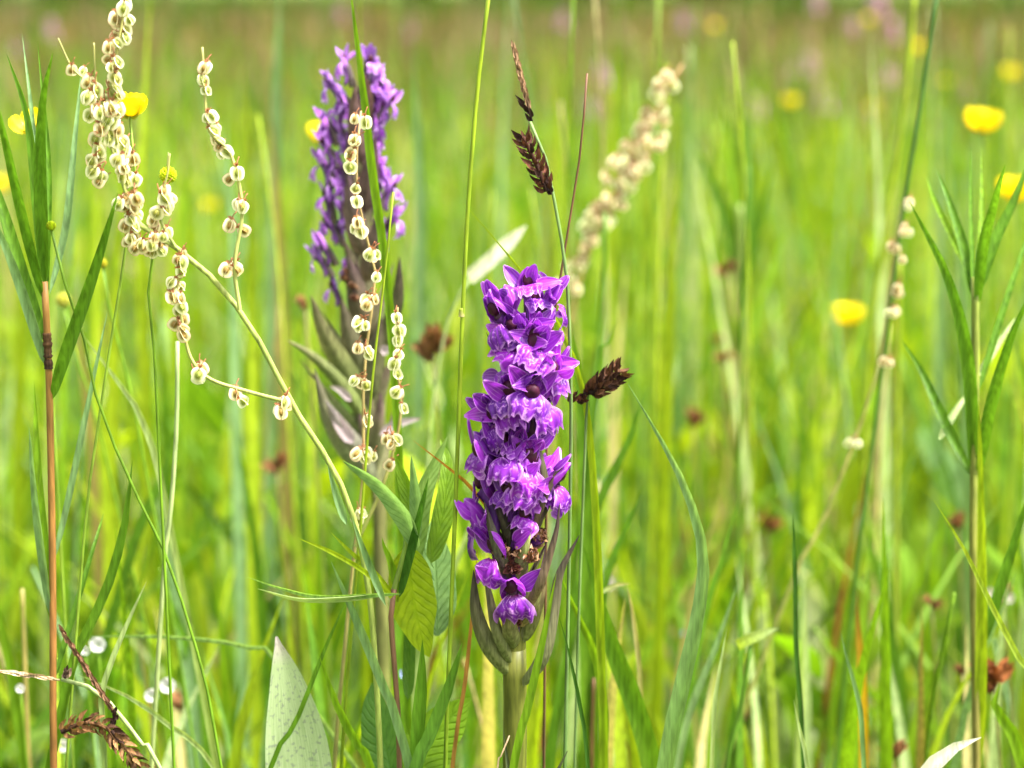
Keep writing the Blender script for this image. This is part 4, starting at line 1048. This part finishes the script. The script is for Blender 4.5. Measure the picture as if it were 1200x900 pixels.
grass([(792, 910), (810, 830), (838, 760), (866, 680)], 9, G_PALE, .76, 'pale slanting blade beside the curved hair-tipped blade', G_BLUE, .6)
grass([(834, 900), (838, 820), (852, 735)], 5, G_YEL, .70, 'fine yellow-green blade standing against the pale slanting blade', G_PALE, .5)
grass([(600, 910), (617, 835), (634, 760), (652, 672)], 10, G_FRESH, .64, 'bright green blade crossing in front of the orchid stem', G_FRESH, .5, .1, .3)
culm([(580, 930), (586, 890), (597, 862)], 4, STRAW, .645, 'short dry straw bit at the foot of the orchid stem', TAN, 2)
grass([(478, 930), (500, 870), (526, 805), (542, 752)], 16, (0.085, .19, .07), .65, 'blue-green blade leaning towards the orchid from the oval leaves', G_MID, .45, .3, .4)
grass([(475, 880), (447, 800), (421, 735), (388, 658)], 12, G_BLUE, .655, 'pale blue-green blade leaning across the reddish herb stem', G_BLUE, .4, .2, .2)
grass([(440, 915), (418, 872), (396, 830), (374, 768)], 12, G_MID, .66, 'dark green blade leaning out from behind the spotted leaf', G_FRESH, .6, .2, .4)
grass([(315, 905), (345, 850), (385, 750), (412, 690)], 6, G_FRESH, .67, 'thin green blade rising in front of the spotted leaf', G_MID, .6)
grass([(488, 905), (490, 850), (494, 800), (495, 750)], 17, G_MID, .655, 'upright green blade under the big oval leaf', G_MID, .5, .1, .4)
grass([(345, 800), (300, 762), (250, 751), (180, 746), (90, 746)], 8, G_PALE, .73, 'pale bent blade lying level behind the tiny white flowers', G_BLUE, .5, .5)
grass([(255, 905), (210, 860), (160, 822), (110, 798), (90, 790)], 7, G_YEL, .68, 'yellowish blade slanting down past the dead sedge heads', G_PALE, .6)
grass([(122, 880), (120, 810), (145, 740), (172, 681)], 7, G_FRESH, .66, 'short green blade with pale tip behind the dead sedge', G_PALE, .5)
grass([(75, 820), (95, 755), (125, 690), (146, 615), (155, 540)], 12, G_FRESH, .67, 'curved grooved green blade beside the red stem', G_MID, .4, .2, .6)
culm([(190, 700), (200, 600), (207, 500), (208, 400)], 7, (0.30, .34, .09), .70, 'pale upright stalk hidden in hanging sorrel fruits', G_PALE, 5)
grass([(200, 620), (170, 500), (140, 450), (92, 386)], 8, G_YEL, .74, 'pale yellow-green blade slanting behind the diagonal seed stalk', G_PALE, .6)
grass([(150, 660), (190, 560), (200, 520), (210, 495)], 12, G_MID, .85, 'soft dark blade behind the pale upright stalk', G_MID, .6)
culm([(1000, 700), (1028, 480), (1056, 260), (1076, 140), (1100, -20)], 6, G_MID, .86, 'dark green grass stem slanting up past the thin sorrel fruits', G_DARK, 5)
culm([(1010, 640), (1020, 400), (1060, 120), (1072, -20)], 8, G_YEL, 1.05, 'soft yellow-green stem next to the dark slanting stem', G_YEL, 6)
grass([(488, 620), (492, 400), (492, 200), (484, 60)], 14, G_BLUE, 1.2, 'soft blue-green blade standing behind the mauve orchid and the thin stem', G_BLUE, .4)
grass([(316, 640), (318, 400), (322, 200), (328, -20)], 15, G_BLUE, 1.25, 'soft blue-green blade between sorrel arch and mauve orchid', G_BLUE, .3)
grass([(690, 640), (706, 580), (735, 520), (756, 458)], 11, G_MID, .82, 'green slanting blade behind the hair-tipped curved blade', G_MID, .6)
grass([(705, 720), (716, 660), (738, 610), (754, 568)], 9, G_MID, .80, 'short green slanting blade under the curved hair-thin tip', G_MID, .6)
grass([(700, 450), (705, 420), (716, 395), (724, 372)], 6, G_MID, .80, 'little green blade tip above the knobbly sedge head', G_MID, .6, ext=True)
culm([(688, 520), (702, 400), (708, 320), (709, 250)], 8, G_MID, .95, 'green stem in front of the sorrel plume', G_MID, 6)
grass([(1230, 830), (1200, 782), (1165, 715), (1128, 640), (1094, 586)], 7, G_PALE, .68, 'pale thin blade leaning across the brown-stemmed herb', G_YEL, .6)
grass([(940, 860), (933, 760), (932, 680), (929, 600)], 6, G_DARK, .72, 'dark green blunt stem beside the white blurred leaf', G_DARK, .15)
grass([(1012, 860), (1010, 790), (1006, 740), (1004, 690)], 11, GOLD, .80, 'single orange-yellow dying blade', (0.55, .30, .015), .7, tipc=BROWN)
grass([(966, 905), (964, 850), (958, 760), (948, 690), (930, 660)], 30, (0.46, .50, .32), 1.12, 'broad whitish blurred leaf standing behind dark blunt stem', (0.55, .57, .42), .25, .2, .3)
grass([(1070, 960), (1085, 910), (1112, 880), (1150, 864)], 22, (0.52, .52, .40), .62, 'pale cream bent leaf tip low beside the brown stem', (0.62, .60, .5), .4, .2, .3)
PL = culm([(500, 560), (512, 440), (530, 362), (556, 320)], 4, G_FRESH, .88, 'short whitish leaf held slantwise on a thin stalk behind the arched blade', G_PALE, 3, name='pale_leaf_shoot')
extra(PL, 'leaf', [(549, 326), (566, 312), (588, 292), (617, 264)], 17, (0.55, .56, .42), .88, (0.66, .65, .55), .35, .2, .3)
DS = culm([(850, 905), (868, 830), (880, 755)], 6, G_DARK, .76, 'dark stalk carrying a small flat green bud', G_MID, 5)
extra(DS, 'green_bud', [(864, 756), (880, 748), (895, 742), (912, 736)], 14, G_YEL, .76, G_PALE, .5, .7, .5)
grass([(1012, 890), (1006, 820), (992, 770), (985, 740)], 6, G_FRESH, .70, 'thin green blade bending beside the orange dying blade', G_BLUE, .6)
grass([(946, 900), (938, 860), (930, 820)], 5, G_PALE, .68, 'tiny pale blade tip before the whitish blurred leaf', G_PALE, .6)
grass([(1065, 905), (1080, 830), (1102, 770), (1118, 735)], 15, G_YEL, .90, 'soft yellow-green blade leaning to the brown stem', G_FRESH, .5)
grass([(1200, 905), (1180, 850), (1165, 830), (1172, 800)], 15, G_FRESH, .72, 'curled green blade low behind the brown herb stem', G_FRESH, .5)
grass([(30, 905), (20, 840), (8, 760), (-10, 680)], 12, G_MID, .80, 'soft green blade slanting to the edge behind the red stem', G_FRESH, .5)
culm([(34, 900), (30, 800), (26, 690)], 8, (0.30, .17, .06), .80, 'blurred rusty stalk just behind the red herb stem', (0.25, .22, .06), 5)
culm([(1052, 905), (1050, 700), (1052, 450), (1055, 300)], 8, (0.19, .20, .04), 1.0, 'soft brownish-green stem under the thin sorrel fruits', G_YEL, 5)
culm([(1020, 905), (1024, 700), (1032, 500), (1040, 380)], 8, (0.30, .25, .06), 1.05, 'soft straw coloured stem leaning under the sorrel fruits', STRAW, 5)
culm([(693, 905), (694, 850), (696, 795)], 7, RED, .80, 'short reddish stalk between the broad blades', BROWN, 4)

for x, y, pts, Y, lab in ((508, 578, [(545, 565), (515, 535)], .66, 'orange-brown withered blade tip beside the purple orchid'),):
    grass([(592, 760), (585, 640), (566, 585), (545, 564), (515, 540), (484, 516)], 6, (0.30, .26, .03), .672, lab, (0.42, .17, .03), .5)
grass([(530, 900), (545, 800), (555, 700), (560, 640)], 5, (0.30, .20, .05), .67, 'thin rusty blade standing under the orchid flowers', (0.35, .15, .05), .6)

# ------------------------------------------------------------------ small flowers and seed heads
def small_flower(px, py, Y, wpx, c, label, cat='flower', name='white_flower', group=None, n=5):
    s = S(Y); c0 = P(px, py, Y); pts = ground_path([(px + 8, py + 90), (px + 2, py + 30), (px, py)], Y, Y); base = Vector((pts[0].x, pts[0].y, 0))
    o = tag(empty(name, base), label, cat, group)
    mb = MB(); add_tube(mb, pts, 1.8 * s, 1.2 * s, G_MID, G_FRESH, 6, 18); mb.build('stem', M_STEM, o, base)
    for k in range(n):
        a = k * 2 * math.pi / n + random.random() * .4; d = Vector((math.cos(a), -.45, math.sin(a)))
        mb = MB(); add_strip(mb, [c0, c0 + d * wpx * .25 * s, c0 + d * wpx * .5 * s], wpx * .62 * s, c, c, n=6, shape='round', fold=.2); mb.build('petal', M_PINK, o, base)
    return o
WH = (0.80, .80, .78); BL = (0.34, .40, .74)
for x, y, w in ((115, 754, 20), (100, 762, 11), (178, 814, 17), (197, 802, 20), (74, 873, 16), (24, 806, 11), (1000, 400, 0)):
    if w: small_flower(x, y, .78, w, WH, 'tiny white flower low in the grass near the red stem', group='tiny white flowers')
for x, y, Y, w, lab in ((477, 788, .74, 18, 'tiny pale blue flower showing behind the reddish herb stem'), (806, 742, .95, 16, 'tiny blurred blue flower behind the curved blade')):
    small_flower(x, y, Y, w, BL, lab, name='blue_flower')
for x, y, w in ((712, 682, 16), (1160, 695, 12), (1182, 700, 12)):
    small_flower(x, y, .95, w, (0.7, .62, .6), 'tiny blurred pale flower low among soft green leaves', group='pale specks')

def brown_head(px, py, Y, rpx, label, group=None, c0=(0.10, .045, .022), c1=(0.30, .15, .06), k=3):
    s = S(Y); pts = ground_path([(px + 10, py + 140), (px + 3, py + 50), (px, py)], Y, Y); base = Vector((pts[0].x, pts[0].y, 0))
    o = tag(empty('brown_seed_head', base), label, 'seed head', group)
    mb = MB(); add_tube(mb, pts, 2.4 * s, 1.6 * s, vcol(G_MID, 1.1), (0.16, .14, .04), 6, 18); mb.build('stem', M_STEM, o, base)
    for i in range(k):
        a = random.uniform(-1, 1); d = Vector((math.sin(a), random.uniform(-.5, .5), math.cos(a) * .8))
        q = pts[-1] + Vector((0, 0, rpx * .3 * i * s)); mb = MB()
        scales(mb, [q, q + d * rpx * .6 * s, q + d * rpx * 1.2 * s], rpx * .6 * s, 22, rpx * .8 * s, rpx * .45 * s, c0, c1, .6); mb.build('spikelet', M_DRY, o, base)
BG_ = 'brown rush heads in the background'
BL_ = 'small out of focus brown seed head in the meadow behind the orchids'
for x, y, Y, r in ((850, 322, 1.25, 11), (848, 424, 1.2, 9), (840, 402, 1.4, 7), (358, 362, .95, 10), (325, 553, 1.0, 14), (898, 622, 1.1, 14), (813, 500, 1.15, 12), (216, 832, .9, 14), (812, 492, 1.2, 8),
                   (1128, 790, .85, 9), (1092, 712, .9, 9), (1176, 700, .85, 10), (1122, 620, 1.0, 12), (1046, 888, .8, 14), (860, 470, 1.5, 7), (720, 600, 1.3, 8)):
    brown_head(x, y, Y, r * .85, BL_, BG_)
brown_head(508, 420, .92, 17, 'soft brown upright seed head between the two orchids', k=4)
brown_head(1166, 808, .78, 18, 'rusty brown seed cluster beside the brown herb stem', c0=(0.10, .03, .012), c1=(0.28, .10, .03), k=5)

def pink_head(px, py, Y, rpx, label, group, c):
    s = S(Y); pts = ground_path([(px + 4, py + 60), (px, py)], Y, Y); base = Vector((pts[0].x, pts[0].y, 0))
    o = tag(empty('pink_flower_spike', base), label, 'flower', group)
    mb = MB(); add_tube(mb, pts + [pts[-1] + Vector((0, 0, rpx * 1.6 * s))], .0022, .0015, G_MID, BROWN, 6, 14); mb.build('stem', M_STEM, o, base)
    mb = MB()
    for k in range(46):
        z = k / 46; a = k * 2.4; rr = rpx * s * (1 - .5 * z) * .8
        q = pts[-1] + Vector((0, 0, rpx * s * (2.2 * z - .6))); d = Vector((math.cos(a), math.sin(a), .25))
        add_strip(mb, [q + d * rr * .3, q + d * rr * .75, q + d * rr + Vector((0, 0, -.1 * rr))], rr * .5, c, vcol(c, 1.15), n=5, shape='round', across=2, twist=random.uniform(-1, 1))
    mb.build('florets', M_PINK, o, base)
for x, y, Y, r in ((950, 82, 4.2, 12), (966, 122, 3.6, 14), (1040, 92, 4.4, 10), (1028, 12, 5.5, 14), (888, 132, 3.4, 12), (1018, 142, 3.4, 9), (1000, 36, 5.0, 9), (956, 8, 5.5, 10), (705, 92, 3.6, 12), (690, 130, 3.2, 12), (1046, 42, 5.0, 12), (800, 30, 5.5, 10), (925, 80, 4.4, 8), (1137, 112, 4.0, 8), (660, 28, 5.5, 9), (400, 20, 6, 8), (478, 40, 5.5, 8), (60, 40, 4.5, 10), (20, 60, 4, 8)):
    pink_head(x, y, Y, r, 'washed out pink flower spike far off in the meadow', 'far pink flowers', random.choice([(0.42, .22, .34), (0.46, .28, .36), (0.36, .2, .3)]))

# ------------------------------------------------------------------ soft grass stems of the middle distance
def soft_stems():
    rnd = random.Random(77)
    cs = [('fresh green', G_FRESH), ('mid green', G_MID), ('yellow-green', G_YEL), ('blue-green', G_BLUE), ('pale', G_PALE), ('straw coloured', STRAW), ('brownish', (0.2, .16, .05))]; wt = [6, 4, 6, 2.6, 2.2, 1.4, 1.8]
    jobs = []
    for k in range(190):
        top = rnd.choice([rnd.uniform(-40, 200), rnd.uniform(150, 500)])
        jobs.append((rnd.uniform(.95, 2.3), rnd.uniform(-60, 1260), top, top + rnd.uniform(250, 420), rnd.gauss(0, 22), 0.4, rnd.uniform(.003, .0075), 'rising tall out of focus behind the orchids'))
    for k in range(90):
        top = rnd.uniform(560, 800)
        jobs.append((rnd.uniform(.76, .98), rnd.uniform(-40, 1240), top, 960, rnd.gauss(0, 60), 0.12, rnd.uniform(.003, .007), 'low in the soft grass around the orchid stems'))
    for Y, px, top, b, lean, ptube, w, where in jobs:
        adj, c = rnd.choices(cs, wt)[0]
        pix = [(px + lean * .2, b), (px + lean * .45, (b + top) / 2), (px + lean, top)]
        pts = ground_path(pix, Y, Y + rnd.uniform(-.04, .04)); base = Vector((pts[0].x, pts[0].y, 0)); mb = MB()
        way = 'upright' if abs(lean) < 18 else 'leaning'
        if rnd.random() < ptube:
            add_tube(mb, pts, rnd.uniform(.0009, .0015), .0006, c, vcol(c, 1.1), 5, 16); nm, mt, kd = 'grass_stalk', M_STEM, 'thin grass stalk'
        else:
            add_strip(mb, pts, w, c, vcol(c, 1.1), tip=.4, n=18, twist=rnd.uniform(-.8, .8), fold=.35, across=2); nm, mt, kd = 'grass_shoot', M_GRASS, 'grass blade'
        tag(mb.build(nm, mt, None, base), f'{adj} {way} {kd} {where}', 'grass', f'soft {adj} {way} {kd}s {where}')
soft_stems()
